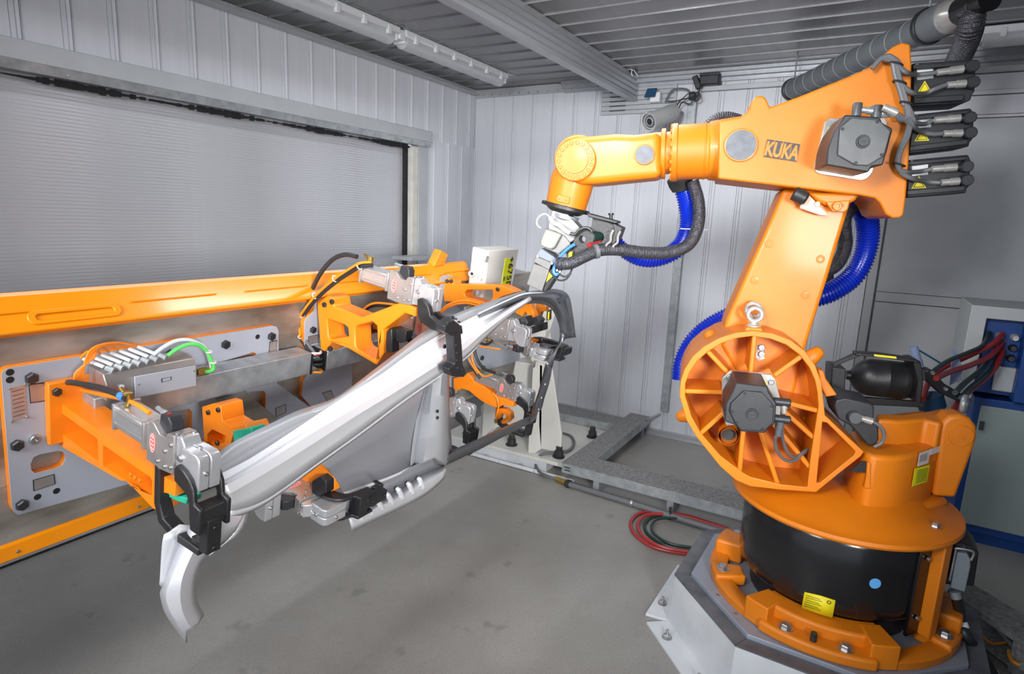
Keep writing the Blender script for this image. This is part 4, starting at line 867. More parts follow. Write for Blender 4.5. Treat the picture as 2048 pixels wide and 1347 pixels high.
for k in range(4):
    x = -3.35 + k * .36; build('segment', MB().bb((x, 4.36, .0), (x + .355, 4.372, .035)).bb((x, 4.36, .0), (x + .355, 4.43, .008)), 'ped_white', kb, bevel=.002)
    put('hexzinc', 'anchor', kb, V((x + .2, 4.41, .008)), UZ, None, .018)
bx_ = thing('electrical_box', 'cream electrical box with a lime label beside the white stand', 'box', F(1000, 590, .3))
lid = [(979, 502), (1037, 499.5), (1019, 596), (966, 606)]
LP = FL(lid, .24); build('body', MB().prism([c - Fn * .006 for c in LP], -Fn * .13), 'white_paint', bx_, bevel=.005); build('lid', MB().prism([c + (c - (LP[0] + LP[2]) / 2).normalized() * .006 for c in LP], -Fn * .012), 'white_paint', bx_, bevel=.003)
lb = [F(1011, 516, .243), F(1026, 518, .243), F(1020, 573, .243), F(1003.5, 568, .243)]
build('label', MB().prism(lb, -Fn * .003), 'lime', bx_)
text('lettering', '+675D', .085, 'ink', bx_, lerp(lb[0], lb[2], .5) + Fn * .004 + Fy * .018, lb[3] - lb[0], Fy, .001)
text('lettering', 'XI', .035, 'ink', bx_, lerp(lb[0], lb[3], .78) + Fn * .004 + Fy * .015, lb[3] - lb[0], Fy, .001)
ym = F(966, 604, .24).y; yL = FYp(945, 490, LP[0].y)
for u, v in ((951, 527), (966, 522), (962, 541), (960, 556), (955, 585)): build('knockout', MB().lathe(FYp(u, v, LP[0].y - .006), -Fy, [(.013, 0), (.013, .005)], 14), 'labelwhite', bx_)
build('gland', MB().lathe(FYp(944, 547, LP[0].y - .006), -Fy, [(.02, 0), (.02, .015), (.012, .02)], 14), 'labelwhite', bx_); build('gland', MB().lathe(FYp(944, 547, LP[0].y - .026), -Fy, [(.010, 0), (.010, .004)], 14), 'ink', bx_)
build('hinge', MB().cyl(F(976, 512, .245), F(973, 524, .245), .006), 'bolt', bx_)
# ================================================================== THE ORANGE ROBOT
A1 = V((.01, 3.315, 0))
R = thing('industrial_robot', 'big orange articulated industrial robot on a black drum base', 'robot', (A1.x, A1.y, .33))
def ap(name, px, p0, p1, m, holes=(), bevel=0, seg=3, par=None, smooth=35):
    return build(name, MB().prism(AL(px, p0), An * (p1 - p0), [AL(h, p0) for h in holes]), m, par or R, bevel=bevel, seg=seg, smooth=smooth)
def circ(cx, cy, r, n=28, ry=None): return [(cx + r * math.cos(2 * PI * i / n), cy + (ry or r) * math.sin(2 * PI * i / n)) for i in range(n)]
# --- base: foot casting, drum, ground plate
def arc(r0, r1, a0, a1, z0, z1, mb, n=10):
    pts = [(A1.x + r1 * math.cos(math.radians(a0 + (a1 - a0) * i / n)), A1.y + r1 * math.sin(math.radians(a0 + (a1 - a0) * i / n)), z0) for i in range(n + 1)]
    pts += [(A1.x + r0 * math.cos(math.radians(a1 + (a0 - a1) * i / n)), A1.y + r0 * math.sin(math.radians(a1 + (a0 - a1) * i / n)), z0) for i in range(n + 1)]
    return mb.prism(pts, (0, 0, z1 - z0))
foot = MB()
foot.lathe((A1.x, A1.y, .322), UZ, [(.485, 0), (.572, 0), (.575, .035), (.565, .042), (.495, .042), (.485, .035), (.485, 0)], 72, cap=False)
ft = build('foot_ring', foot, 'orange', R, smooth=50)
build('inner_base', MB().lathe((A1.x, A1.y, .322), UZ, [(.37, 0), (.37, .12)], 48), 'black', ft)
def bolt_at(a, r, z): r_ = math.radians(a); put('hexzinc', 'anchor_bolt', ft, V((A1.x + r * math.cos(r_), A1.y + r * math.sin(r_), z)), UZ, None, .024)
for a in (-91, 89):
    for a0, a1, r0, r1, z1, bv in ((a - 32, a + 32, .40, .515, .432, .014), (a - 33, a - 21, .43, .578, .438, .016), (a + 21, a + 33, .43, .578, .438, .016), (a - 24, a + 24, .49, .602, .378, .014)):
        mb = MB(); arc(r0, r1, a0, a1, .323, z1, mb, 14); build('foot_block', mb, 'orange', ft, bevel=bv, seg=3)
    bolt_at(a - 13, .555, .378); bolt_at(a + 12, .555, .378)
    r_ = math.radians(a - 1); build('dowel_pin', MB().cyl((A1.x + .565 * math.cos(r_), A1.y + .565 * math.sin(r_), .37), (A1.x + .565 * math.cos(r_), A1.y + .565 * math.sin(r_), .418), .014), 'bolt', ft)
for a in (-156, -22, 24, 158):
    mb = MB(); arc(.42, .575, a - 7, a + 7, .323, .385, mb, 6); build('foot_lug', mb, 'orange', ft, bevel=.012); bolt_at(a, .525, .385)
for a in (172, -4):
    mb = MB(); arc(.42, .565, a - 8, a + 10, .323, .437, mb, 6); build('foot_lug', mb, 'orange', ft, bevel=.016, seg=3)
dr = build('base_drum', MB().lathe((A1.x, A1.y, .39), UZ, [(.38, .045), (.415, .05), (.434, .075), (.44, .115), (.44, .40), (.425, .43), (.415, .435), (.415, .47)], 96), 'drum', R, smooth=50)
def drumpt(u, v, off=0):
    d = ray(u, v); c = A1; r = .441 + off; ox = EYE.x - c.x; oy = EYE.y - c.y
    a = d.x ** 2 + d.y ** 2; b = 2 * (ox * d.x + oy * d.y); q = ox * ox + oy * oy - r * r; t = (-b - math.sqrt(b * b - 4 * a * q)) / (2 * a); return EYE + d * t
lq = [drumpt(u, v, .0015) for u, v in ((1609, 1183), (1640, 1190), (1671, 1200), (1665, 1235), (1634, 1226), (1603, 1215))]
lb_ = build('warning_label', MB().add(lq, [(0, 1, 4, 5), (1, 2, 3, 4)]), 'yellow', R, solid=.001)
for k in range(6):
    t_ = .18 + .13 * k; a = drumpt(1609 + (1603 - 1609) * t_ + 4, 1183 + 32 * t_ + 1, .003); b = drumpt(1646 - 6 * t_ - (0 if k % 2 else 5), 1192 + 34 * t_, .003); build('printed_line', MB().tube([a, b], .0012, n=4), 'ink', lb_)
build('printed_mark', MB().ring(drumpt(1658, 1204, .003), (drumpt(1658, 1204) - V((A1.x, A1.y, drumpt(1658, 1204).z))), .007, .0016, 12, 4), 'ink', lb_)
dn = drumpt(1750, 1166) - V((A1.x, A1.y, drumpt(1750, 1166).z)); build('round_sticker', MB().lathe(drumpt(1750, 1166), dn, [(.024, 0), (.024, .002)], 24), 'dot', R)
# orange bar at the side of the drum with screws
ba = math.radians(-31)
def cyp(r, a, z): return V((A1.x + r * math.cos(a), A1.y + r * math.sin(a), z))
build('side_bar', MB().prism([cyp(.44, ba - .03, .38), cyp(.50, ba - .03, .38), cyp(.50, ba + .10, .38), cyp(.44, ba + .10, .38)], (0, 0, .45)), 'orange', R, bevel=.006)
build('side_strip', MB().prism([cyp(.435, ba - .20, .38), cyp(.452, ba - .20, .38), cyp(.452, ba - .03, .38), cyp(.435, ba - .03, .38)], (0, 0, .45)), 'drum', R, bevel=.004)
for z in (.47, .76): put('capbolt', 'screw', R, cyp(.455, ba - .10, z), cyp(1, ba - .10, 0) - V((A1.x, A1.y, 0)), None, .011)
# --- rotating column
RC = build('rotating_column', MB().lathe((A1.x, A1.y, .835), UZ, [(.43, 0), (.505, .0), (.512, .012), (.508, .028), (.46, .034), (.45, .040), (.36, .055), (.30, .10)], 96), 'orange', R, smooth=40)
put('hexzinc', 'bolt', RC, V((A1.x + .38, A1.y - .18, .878)), UZ, None, .020)
outer = [(1359, 790), (1361, 762), (1369, 738), (1385, 713), (1409, 692), (1440, 675), (1472, 665), (1505, 661), (1545, 666), (1580, 679), (1610, 701), (1631, 731), (1642, 762), (1647, 800), (1650, 830), (1690, 868), (1728, 903), (1722, 912), (1680, 945), (1632, 984), (1560, 979), (1500, 972), (1472, 960), (1440, 932), (1395, 876), (1372, 838)]
inner = [(1370, 790), (1371, 766), (1379, 744), (1395, 721), (1417, 702), (1443, 686), (1473, 676), (1504, 672), (1540, 677), (1572, 689), (1600, 710), (1619, 735), (1630, 760), (1635, 785), (1637, 812), (1627, 875), (1620, 925), (1615, 974), (1560, 968), (1500, 953), (1486, 945), (1440, 910), (1402, 866), (1383, 832)]
tri = [(1645, 843), (1654, 845), (1711, 902), (1708, 910), (1640, 965), (1633, 966)]
PF, PW, PB = 2.90, 3.12, 3.36
ap('wheel_rim', outer, PF, PW + .01, 'orange', [inner, tri], bevel=.007, par=RC)
drum_px = [A(u, v, PW) for u, v in outer]
# web and the solid casting behind it (shrunk outline)
cx_, cy_ = 1505, 805
o_front = AL(outer, PF); o_ext = [p + An * (PW - PF) for p in o_front]
build('wheel_web', MB().prism(o_ext, An * (PB - PW)), 'orange', RC, bevel=.03, seg=4)
def rib(p0, p1, w_=.022, pa=PF + .012, pb=PW + .005, taper=.05):
    a = A(*p0, pa); b = A(*p1, pa); d = (b - a).normalized(); s = d.cross(An).normalized() * (w_ / 2)
    build('rib', MB().prism([a - s, a + s, b + s, b - s], An * (pb - pa)), 'orange', RC, bevel=.006)
for p0, p1 in (((1413, 700), (1458, 748)), ((1510, 668), (1502, 745)), ((1604, 712), (1548, 752)), ((1366, 782), (1445, 785)), ((1398, 870), (1447, 826)), ((1479, 946), (1487, 860)), ((1557, 972), (1520, 860)), ((1637, 822), (1565, 804)), ((1628, 876), (1560, 815)), ((1620, 935), (1548, 848))): rib(p0, p1)
rib((1641, 820), (1626, 975), .026)
build('hub', MB().lathe(A(1504, 806, PF + .02), An, [(.085, .0), (.095, .012), (.115, .19)], 40), 'orange', RC)
build('bore_ring', MB().lathe(A(1458, 872, PF + .03), An, [(.047, 0), (.047, .15)], 24, cap=False).lathe(A(1458, 872, PF + .03), An, [(.037, 0), (.037, .15)], 24, cap=False), 'orange', RC, smooth=50)
build('bore', MB().lathe(A(1458, 872, PF + .08), An, [(.040, 0), (.040, .09)], 20), 'rubber', RC)
wn = build('inspection_hole', MB().prism(AL([(1513, 692), (1519, 686), (1532, 687), (1538, 694), (1537, 712), (1530, 721), (1518, 722), (1512, 716)], PW - .004), An * .003), 'ink', RC)
build('tie_plate', MB().prism(AL([(1513, 691), (1522, 687), (1531, 692), (1530, 706), (1524, 710), (1530, 716), (1518, 721), (1512, 714)], PW - .01), An * .004), 'alu', RC)
for v in (694, 707): put('capbolt', 'bolt', RC, A(1523, v, PW - .01), -An, None, .015)
for u, v in ((1420, 670), (1635, 705), (1363, 832)):
    c = A(1505, 800, 3.1); e = A(u, v, 3.1); d = (e - c).normalized(); build('lifting_lug', MB().lathe(e - d * .06, d, [(.040, 0), (.036, .04), (.026, .075), (.012, .085)], 18), 'orange', RC, smooth=60)
build('stop_horn', MB().prism(AL([(1636, 738), (1648, 742), (1652, 757), (1675, 790), (1652, 794), (1640, 770)], 3.0), An * .08), 'orange', RC, bevel=.006)
e = A(1509, 655, 2.98); up = Al(0, 1, 0)
build('boss', MB().prism(AL([(1487, 664), (1494, 654), (1524, 656), (1528, 668)], 2.93), An * .10), 'orange', RC, bevel=.005)
build('eye_bolt', MB().lathe(A(1507, 655, 2.98), UZ, [(.034, 0), (.034, .012), (.018, .018), (.018, .03)], 20).ring(A(1507, 655, 2.98) + V((0, 0, .062)), An, .030, .010, 28, 10), 'chrome', R)
build('eye_bolt', MB().ring(A(1504, 651, 3.06) + V((0, 0, .075)), An + Ae * .2, .032, .010, 28, 10), 'chrome', R)
# --- right-hand body of the column
zt = 1.175
top = [PZ(u, v, zt) for u, v in ((1722, 900), (1745, 911), (1790, 914), (1830, 908), (1858, 898), (1880, 888), (1868, 850), (1850, 818), (1758, 828), (1740, 850), (1700, 860))]
hb = [PZ(u, v, zt) for u, v in ((1735, 878), (1775, 886), (1778, 868), (1755, 846), (1728, 850))]
build('column_body', MB().prism(top, (0, 0, -.31)), 'orange', RC, bevel=.02, seg=4)
build('body_recess', MB().prism([p + V((0, 0, .002)) for p in hb], (0, 0, .001)), 'ink', RC)
back = [PZ(u, v, 1.29) for u, v in ((1752, 826), (1800, 828), (1855, 821), (1880, 815), (1905, 818), (1918, 832), (1880, 846), (1850, 838), (1800, 842), (1756, 838))]
build('rear_wall', MB().prism(back, (0, 0, -.20)), 'orange', RC, bevel=.015, seg=4)
lugp = 3.18
ap('side_lug', [(1880, 862), (1886, 844), (1900, 832), (1920, 829), (1941, 836), (1954, 852), (1955, 872), (1950, 893), (1912, 996), (1866, 992), (1873, 940), (1878, 890)], lugp, lugp + .12, 'orange', bevel=.018, par=RC, seg=4)
build('lug_boss', MB().lathe(A(1922, 871, lugp), -An, [(.052, 0), (.050, .006), (.012, .006), (.012, .012)], 32), 'orange', RC)
build('front_fairing', MB().prism([PZ(u, v, .905) for u, v in ((1640, 1005), (1700, 1015), (1780, 1018), (1860, 1010), (1900, 995), (1800, 950), (1650, 970))], (0, 0, -.05)), 'orange', RC, bevel=.03, seg=4)
ap('window', [(1704, 938), (1722, 922), (1732, 922), (1737, 930), (1737, 945), (1700, 943)], 2.915, 2.92, 'ink', par=RC)
ap('corner_web', [(1735, 924), (1742, 926), (1742, 978), (1728, 976), (1733, 950)], 2.90, 3.0, 'orange', bevel=.005, par=RC)
build('eye_bolt', MB().lathe(A(1922, 838, 3.24), UZ, [(.034, 0), (.034, .012), (.018, .018), (.018, .03)], 20).ring(A(1923, 835, 3.24) + V((0, 0, .07)), Ae - An * .6, .033, .012, 28, 10), 'galv', R)
def decal(par, px, p, m, n=-An, name='label', lift=.0012):
    return build(name, MB().prism([c - An * lift for c in AL(px, p)], An * .001), m, par)
def wallpt(u, v):  # on the side of the column body (plane through two of its top corners)
    a = top[4]; b = top[5]; n = (b - a).cross(UZ).normalized(); return onpl(u, v, n, n.dot(a)), n
def wdecal(px, m, lift):
    P = [wallpt(u, v) for u, v in px]; n = P[0][1]; n = n if n.dot(EYE - P[0][0]) > 0 else -n
    return build('label', MB().prism([p + n * lift for p, _ in P], -n * .001), m, R), n
l1, nn_ = wdecal([(1838, 905), (1858, 898), (1855, 925), (1833, 932)], 'labelwhite', .004); wdecal([(1858, 897), (1879, 890), (1877, 902), (1857, 909)], 'labelwhite', .006)
l2, nn_ = wdecal([(1828, 936), (1858, 928), (1852, 962), (1822, 972)], 'lime', .004)
for k in range(8):
    t_ = (k + 1) / 9; a = wallpt(1833 - 4 * t_, 937 + 31 * t_)[0] + nn_ * .005; b = wallpt(1855 - 5 * t_, 931 + 31 * t_)[0] + nn_ * .005; build('printed_line', MB().tube([a, b], .0011, n=4), 'ink', l2)
    if k < 6:
        a = wallpt(1838 - 3 * t_, 908 + 22 * t_)[0] + nn_ * .005; b = wallpt(1853 - 2 * t_, 903 + 22 * t_)[0] + nn_ * .005; build('printed_line', MB().tube([a, b], .0008, n=4), 'bolt', l1)
# --- link arm
LA = ap('link_arm', [(1568, 377), (1640, 380), (1705, 398), (1696, 425), (1655, 560), (1604, 720), (1590, 790), (1500, 790), (1440, 690), (1452, 640)], 3.11, 3.36, 'orange', bevel=.02, seg=4)
for u, v in ((1538, 487), (1641, 518), (1509, 560), (1611, 590)): build('round_cap', MB().lathe(A(u, v, 3.11), -An, [(.019, 0), (.018, .005), (.009, .006), (.009, .003)], 20), 'orange', LA)
ap('joint_drum', [(1618, 385), (1636, 404), (1660, 413), (1690, 413), (1712, 400), (1722, 385)], 3.06, 3.38, 'orange', bevel=.015, par=LA)
cvp = ap('cover_plate', [(1615, 386), (1636, 408), (1658, 431), (1640, 430), (1600, 416), (1604, 402)], 3.04, 3.07, 'labelwhite', bevel=.003, par=LA); 
cvp.data.materials[0] = M['skin_cover'] if 'skin_cover' in M else M['orange']
put('capbolt', 'bolt', LA, A(1634, 408, 3.04), -An, None, .012)
ap('cover_plate', [(1652, 404), (1700, 400), (1696, 418), (1688, 424), (1665, 423)], 3.045, 3.07, 'orange', bevel=.004, par=LA); put('orangebolt', 'bolt', LA, A(1674, 412, 3.04), -An, None, .020)
for u, v in ((1664, 411), (1686, 410)): put('orangebolt', 'bolt', LA, A(u, v, 3.045), -An, None, .006)
ba_ = A(1590, 388, 3.0); build('buffer', MB().lathe(A(1588, 386, 3.02), (A(1612, 398, 3.02) - A(1588, 386, 3.02)), [(.030, 0), (.032, .004), (.032, .05), (.024, .06)], 20), 'rubber', LA)
# --- upper arm
UA = ap('upper_arm', [(1438, 242), (1478, 234), (1500, 222), (1505, 200), (1512, 192), (1525, 191), (1532, 196), (1540, 214), (1600, 192), (1700, 152), (1755, 128), (1770, 108), (1785, 94), (1805, 84), (1822, 88), (1824, 130), (1822, 230), (1818, 330), (1812, 400), (1808, 430), (1800, 436), (1785, 436), (1772, 428), (1760, 405), (1750, 396), (1720, 390), (1600, 376), (1436, 357)], 3.01, 3.40, 'orange', bevel=.045, seg=5)
ax = (A(1440, 301, 3.2) - A(1335, 306, 3.2)).normalized(); c0 = A(1335, 306, 3.2)
px2m = .262 / 111
build('arm_tube', MB().lathe(c0, ax, [(.135, .022), (.137, .026), (.137, .046), (.130, .050), (.130, .19), (.136, .195), (.140, .22), (.145, .27), (.152, .35)], 64), 'orange', UA, smooth=40)
build('arm_core', MB().lathe(c0, ax, [(.10, -.07), (.10, .03)], 40), 'orange', UA)
build('arm_seam', MB().lathe(c0, ax, [(.1305, .17), (.133, .172), (.133, .176), (.1305, .178)], 64, cap=False), 'orange', UA)
for k in range(20):
    an = 2 * PI * k / 20; t1_ = ax.orthogonal().normalized(); t2_ = ax.cross(t1_); d = t1_ * math.cos(an) + t2_ * math.sin(an)
    put('orangebolt', 'flange_bolt', UA, c0 + d * .123 + ax * .022, -ax, None, .0115)
def capdisc(u, v, r, p, par): build('round_cap', MB().lathe(A(u, v, p), -An, [(r * 1.10, 0), (r * 1.08, .005), (r, .006)], 36), 'orange', par); build('round_cap', MB().lathe(A(u, v, p - .004), -An, [(r, 0), (r * .98, .004)], 36), 'capgrey', par)
capdisc(1482, 290, .0655, 3.0, UA)
bs_ = ap('name_plate', [(1534, 278), (1601, 288), (1594, 323), (1527, 313)], 3.003, 3.012, 'orange', par=UA)
xd = A(1601, 288, 3.0) - A(1534, 278, 3.0); yd = A(1534, 278, 3.0) - A(1527, 313, 3.0)
for i, ch in enumerate('KUKA'):
    t0 = i / 4 + .012; t1_ = (i + 1) / 4 - .012
    q0 = A(1534, 278, 3.0); a = q0 + xd * t0; b = q0 + xd * t1_; build('letter_tile', MB().prism([a, b, b - yd, a - yd], An * .004), 'black', UA)
    text('lettering', ch, .082, 'orange', UA, q0 + xd * ((t0 + t1_) / 2) - yd * .56 - An * .0015, xd, yd, .0015, bold=.003, sx=.62)
# --- wrist
WR = ap('wrist', [(1176, 271), (1197, 269), (1231, 266), (1268, 268), (1321, 262), (1323, 354), (1253, 361), (1216, 365), (1185, 368), (1160, 368), (1130, 360), (1111, 340), (1107, 318), (1112, 296), (1130, 278), (1152, 271)], 3.07, 3.33, 'orange', bevel=.035, seg=5)
build('wrist_flange', MB().lathe(A(1322, 308, 3.2), ax, [(.112, 0), (.12, .004), (.12, .022)], 48), 'orange', WR)
capdisc(1289, 309, .043, 3.06, WR)
wc = A(1151, 320, 3.06)
build('bearing_cover', MB().lathe(wc, -An, [(.100, 0), (.100, .010), (.096, .014)], 48), 'orange', WR)
build('bearing_cover', MB().lathe(wc - An * .012, -An, [(.066, 0), (.064, .008), (.0, .009)], 40, cap=False), 'orange', WR)
for k in range(18):
    an = 2 * PI * k / 18 + .1; put('orangebolt', 'cover_bolt', WR, wc + (Ae * math.cos(an) + UZ * math.sin(an)) * .082 - An * .012, -An, None, .0105)
build('rear_bearing', MB().lathe(A(1153, 317, 3.12), An, [(.112, 0), (.116, .01), (.116, .15), (.11, .16)], 48), 'orange', WR)
wa = A(1153, 330, 3.2); wb_ = A(1132, 411, 3.2); wx = (wb_ - wa).normalized(); WL = (wb_ - wa).length
HD = build('hand', MB().lathe(wa, wx, [(.085, -.03), (.102, .03), (.112, .07), (.112, .09), (.106, WL)], 48), 'orange', R, smooth=50)
build('hand_cover', MB().prism(AL([(1112, 395), (1117, 388), (1140, 394), (1137, 408), (1112, 402)], 3.085), An * .01), 'orange', HD, bevel=.003)
for u, v in ((1117, 397), (1132, 400)): put('orangebolt', 'bolt', HD, A(u, v, 3.083), -An, None, .006)
build('tool_flange', MB().lathe(wb_, wx, [(.125, .0), (.128, .004), (.128, .018), (.10, .022), (.085, .034), (.07, .04)], 48), 'black', HD)
# --- motors
def motor(base, body, cap, pb, pf, cen, capm):
    t = ap('motor_plate', base, pb, pb + .03, 'chrome', bevel=.003)
    m_ = build('motor', MB().prism(AL(body, pf), An * (pb - pf + .002)), 'motor', R, bevel=.006)
    ap('motor_cap', cap, pf - .012, pf + .002, capm, bevel=.004, par=m_)
    c = A(*cen, pf - .012); build('motor_plug', MB().lathe(c, -An, [(.026, 0), (.024, .004), (.020, .004), (.018, .010)], 24), 'motor', m_); build('slot_mark', MB().box(c - An * .011, .018, .002, .002, (Ae, An, UZ)), 'ink', m_)
    for u, v in cap[::2]: put('blackbolt', 'screw', m_, A(u + (cen[0] - u) * .10, v + (cen[1] - v) * .10, pf - .012), -An, None, .006)
    return m_, t
m3, mp3 = motor([(1629, 333), (1650, 243), (1660, 236), (1770, 236), (1775, 245), (1745, 345), (1735, 357), (1722, 361), (1640, 348), (1631, 343)],
    [(1656, 296), (1668, 262), (1690, 229), (1760, 234), (1765, 245), (1786, 257), (1776, 296), (1766, 330), (1744, 333), (1736, 345), (1652, 330)],
    [(1680, 255), (1703, 235), (1758, 239), (1782, 262), (1768, 312), (1736, 331), (1710, 330), (1675, 310)], 2.99, 2.76, (1726, 283), 'motor_cap')
decal(mp3, [(1657, 254), (1663, 256), (1652, 307), (1646, 305)], 2.985, 'yellow'); build('knob', MB().lathe(A(1642, 333, 2.985), -An, [(.018, 0), (.02, .01), (.012, .03), (.006, .03)], 18), 'chrome', mp3)
m2, mp2 = motor([(1444, 822), (1444, 756), (1461, 742), (1543, 749), (1550, 757), (1562, 800), (1560, 850), (1452, 850)],
    [(1449, 842), (1451, 808), (1464, 785), (1472, 766), (1535, 772), (1538, 784), (1553, 806), (1550, 848), (1540, 853), (1530, 866), (1482, 863), (1470, 850)],
    [(1459, 822), (1462, 806), (1488, 781), (1524, 784), (1548, 810), (1546, 846), (1528, 862), (1482, 860), (1470, 846)], 2.87, 2.64, (1504, 828), 'motor')
decal(mp2, [(1483, 758), (1534, 763), (1534, 770), (1483, 766)], 2.80, 'yellow')
for u, v in ((1460, 755), (1542, 763)): put('hexzinc', 'bolt', mp2, A(u, v, 2.87), -An, None, .014)
def conn(par, a, b, p, r=.017, m='chrome'):
    a = A(*a, p); b = A(*b, p); d = b - a; L = d.length
    build('connector', MB().lathe(a, d, [(r * .6, 0), (r * .85, L * .04), (r * .85, L * .5), (r, L * .52), (r, L)], 14), m, par)
for (a, b) in (((1766, 214), (1793, 226)),): conn(m3, a, b, 2.77, .016)
build('connector', MB().lathe(A(1712, 232, 2.82), UZ, [(.018, 0), (.018, .045), (.016, .05)], 14), 'motor_cap', m3); build('connector', MB().lathe(A(1751, 237, 2.82), UZ, [(.020, 0), (.020, .045), (.018, .05)], 14), 'motor_cap', m3)
conn(m3, (1722, 219), (1745, 222), 2.82, .014, 'galv'); conn(m3, (1792, 228), (1762, 226), 2.82, .018)
for v_, nm in ((802, 0), (836, 1)):
    build('connector', MB().lathe(A(1548, v_, 2.70), Ae, [(.018, 0), (.018, .06), (.014, .065)], 14), 'motor', m2)
conn(m2, (1568, 826), (1568, 806), 2.70, .014); conn(m2, (1556, 872), (1560, 842), 2.70, .018, 'motor_cap')
for i, pts in enumerate(([(1552, 872), (1550, 885), (1556, 905), (1572, 920), (1590, 920), (1605, 905), (1614, 898)], [(1566, 826), (1564, 850), (1566, 880), (1576, 905), (1590, 915), (1600, 908), (1612, 903)])):
    build('cable', MB().tube([A(u, v, 2.72 + .04 * k) for k, (u, v) in enumerate(pts)], .0075, n=8), 'greycable', m2)
# three wrist-drive motors at the tail
bl = [([(1826, 126), (1948, 118), (1952, 128), (1950, 182), (1944, 190), (1942, 200), (1928, 206), (1828, 212)], [(1849.6, 163), (1835.5, 185.5), (1862, 184)], [(1834, 140), (1866, 138), (1867, 156), (1834, 160)], ((1873, 145), (1926, 138), (1940, 135)), ((1893, 170), (1931, 167), (1941, 167))),
      ([(1827, 229), (1942, 216), (1949, 227), (1946, 278), (1940, 284), (1938, 293), (1818, 307)], [(1844, 259), (1830, 281.5), (1857, 280)], [(1830, 238), (1862, 234), (1862, 254), (1831, 256)], ((1868, 240), (1920, 236), (1935, 237)), ((1886, 267), (1924, 266), (1936, 267))),
      ([(1816, 320), (1937, 309), (1942, 321), (1939, 372), (1934, 377), (1932, 386), (1814, 395)], [(1838, 353), (1824, 376), (1851, 375)], [(1824, 332), (1856, 328), (1856, 349), (1824, 352)], ((1862, 338), (1913, 334), (1929, 334)), ((1881, 365), (1918, 362), (1929, 361)))]
for o_, tr_, lb2, c1_, c2_ in bl:
    mt = ap('wrist_motor', o_, 3.10, 3.26, 'motor', bevel=.006)
    a0_, a1_ = V((*o_[0], 0)), V((*o_[1], 0)); zA = A(*o_[0], 3.1); 
    u0, v0 = o_[0]; u1, v1 = o_[1]; ul, vl = o_[-1]; ur, vr = o_[-2]
    for f0, f1 in ((.04, .14), (.80, .94)):
        q = [(u0 + (ul - u0) * f0, v0 + (vl - v0) * f0), (u1 + (ur - u1) * f0 - 2, v1 + (vr - v1) * f0), (u1 + (ur - u1) * f1 - 3, v1 + (vr - v1) * f1), (u0 + (ul - u0) * f1, v0 + (vl - v0) * f1)]
        ap('cooling_rib', q, 3.075, 3.105, 'motor', bevel=.004, par=mt)
    t3 = lambda s_, dd: build('warning_sign', MB().prism([sum(AL(tr_, 3.098), V()) / 3 * (1 - s_) + c * s_ - An * dd for c in AL(tr_, 3.098)], An * .001), 'yellow' if s_ != .86 else 'ink', mt)
    t3(1.12, .0); t3(.86, .0012); t3(.70, .0024)
    ap('label', lb2, 3.097, 3.099, 'labelwhite', par=mt)
    for a, b, c in (c1_, c2_):
        conn(mt, a, b, 3.07, .0165); build('plug_cap', MB().lathe(A(c[0], c[1], 3.09), -An, [(.024, 0), (.024, .03), (.020, .035)], 20), 'motor', mt); conn(mt, (b[0] - 2, b[1]), (c[0], c[1]), 3.07, .014, 'motor')
    for f_ in (.08, .86): put('capbolt', 'bolt', mt, A(o_[0][0] + 6 + (ul - u0) * f_, o_[0][1] + (vl - v0) * f_, 3.095), -An, None, .010)
cabs_ = [[(1744, 138), (1752, 128), (1764, 116), (1778, 112), (1790, 122), (1798, 150), (1806, 180), (1814, 205), (1818, 228), (1824, 246)],
         [(1748, 132), (1760, 120), (1776, 115), (1787, 124), (1795, 152), (1802, 182), (1810, 208), (1814, 226), (1812, 236), (1800, 240), (1794, 228)],
         [(1782, 114), (1794, 122), (1802, 136), (1815, 146), (1832, 149), (1855, 147), (1872, 145)], [(1800, 160), (1810, 175), (1826, 186), (1850, 187), (1870, 178), (1892, 170)],
         [(1812, 205), (1822, 225), (1830, 244), (1848, 248), (1866, 240)], [(1818, 235), (1826, 252), (1845, 264), (1865, 268), (1885, 267)],
         [(1820, 240), (1812, 270), (1800, 296), (1794, 320), (1798, 338), (1815, 344), (1840, 343), (1862, 338)], [(1822, 240), (1816, 272), (1803, 298), (1797, 322), (1803, 345), (1825, 357), (1850, 363), (1880, 365)],
         [(1795, 228), (1806, 236), (1818, 246), (1828, 244)], [(1768, 118), (1784, 124), (1790, 150), (1800, 182), (1808, 210)]]
for pts in cabs_: build('cable', MB().tube([A(u, v, 2.96 + (.10 if u > 1830 else 0)) for u, v in pts], .0095, n=8), 'greycable', R)
for u, v in ((1792, 128), (1799, 165), (1813, 207), (1797, 329)): build('cable_tie', MB().ring(A(u, v, 2.955), UZ + Ae * .3, .026, .003, 14, 6), 'rubber', R)
build('wire', MB().tube([A(u, v, 3.05) for u, v in ((1728, 152), (1738, 146), (1750, 138), (1760, 130))], .006, n=6), 'yellow', R)
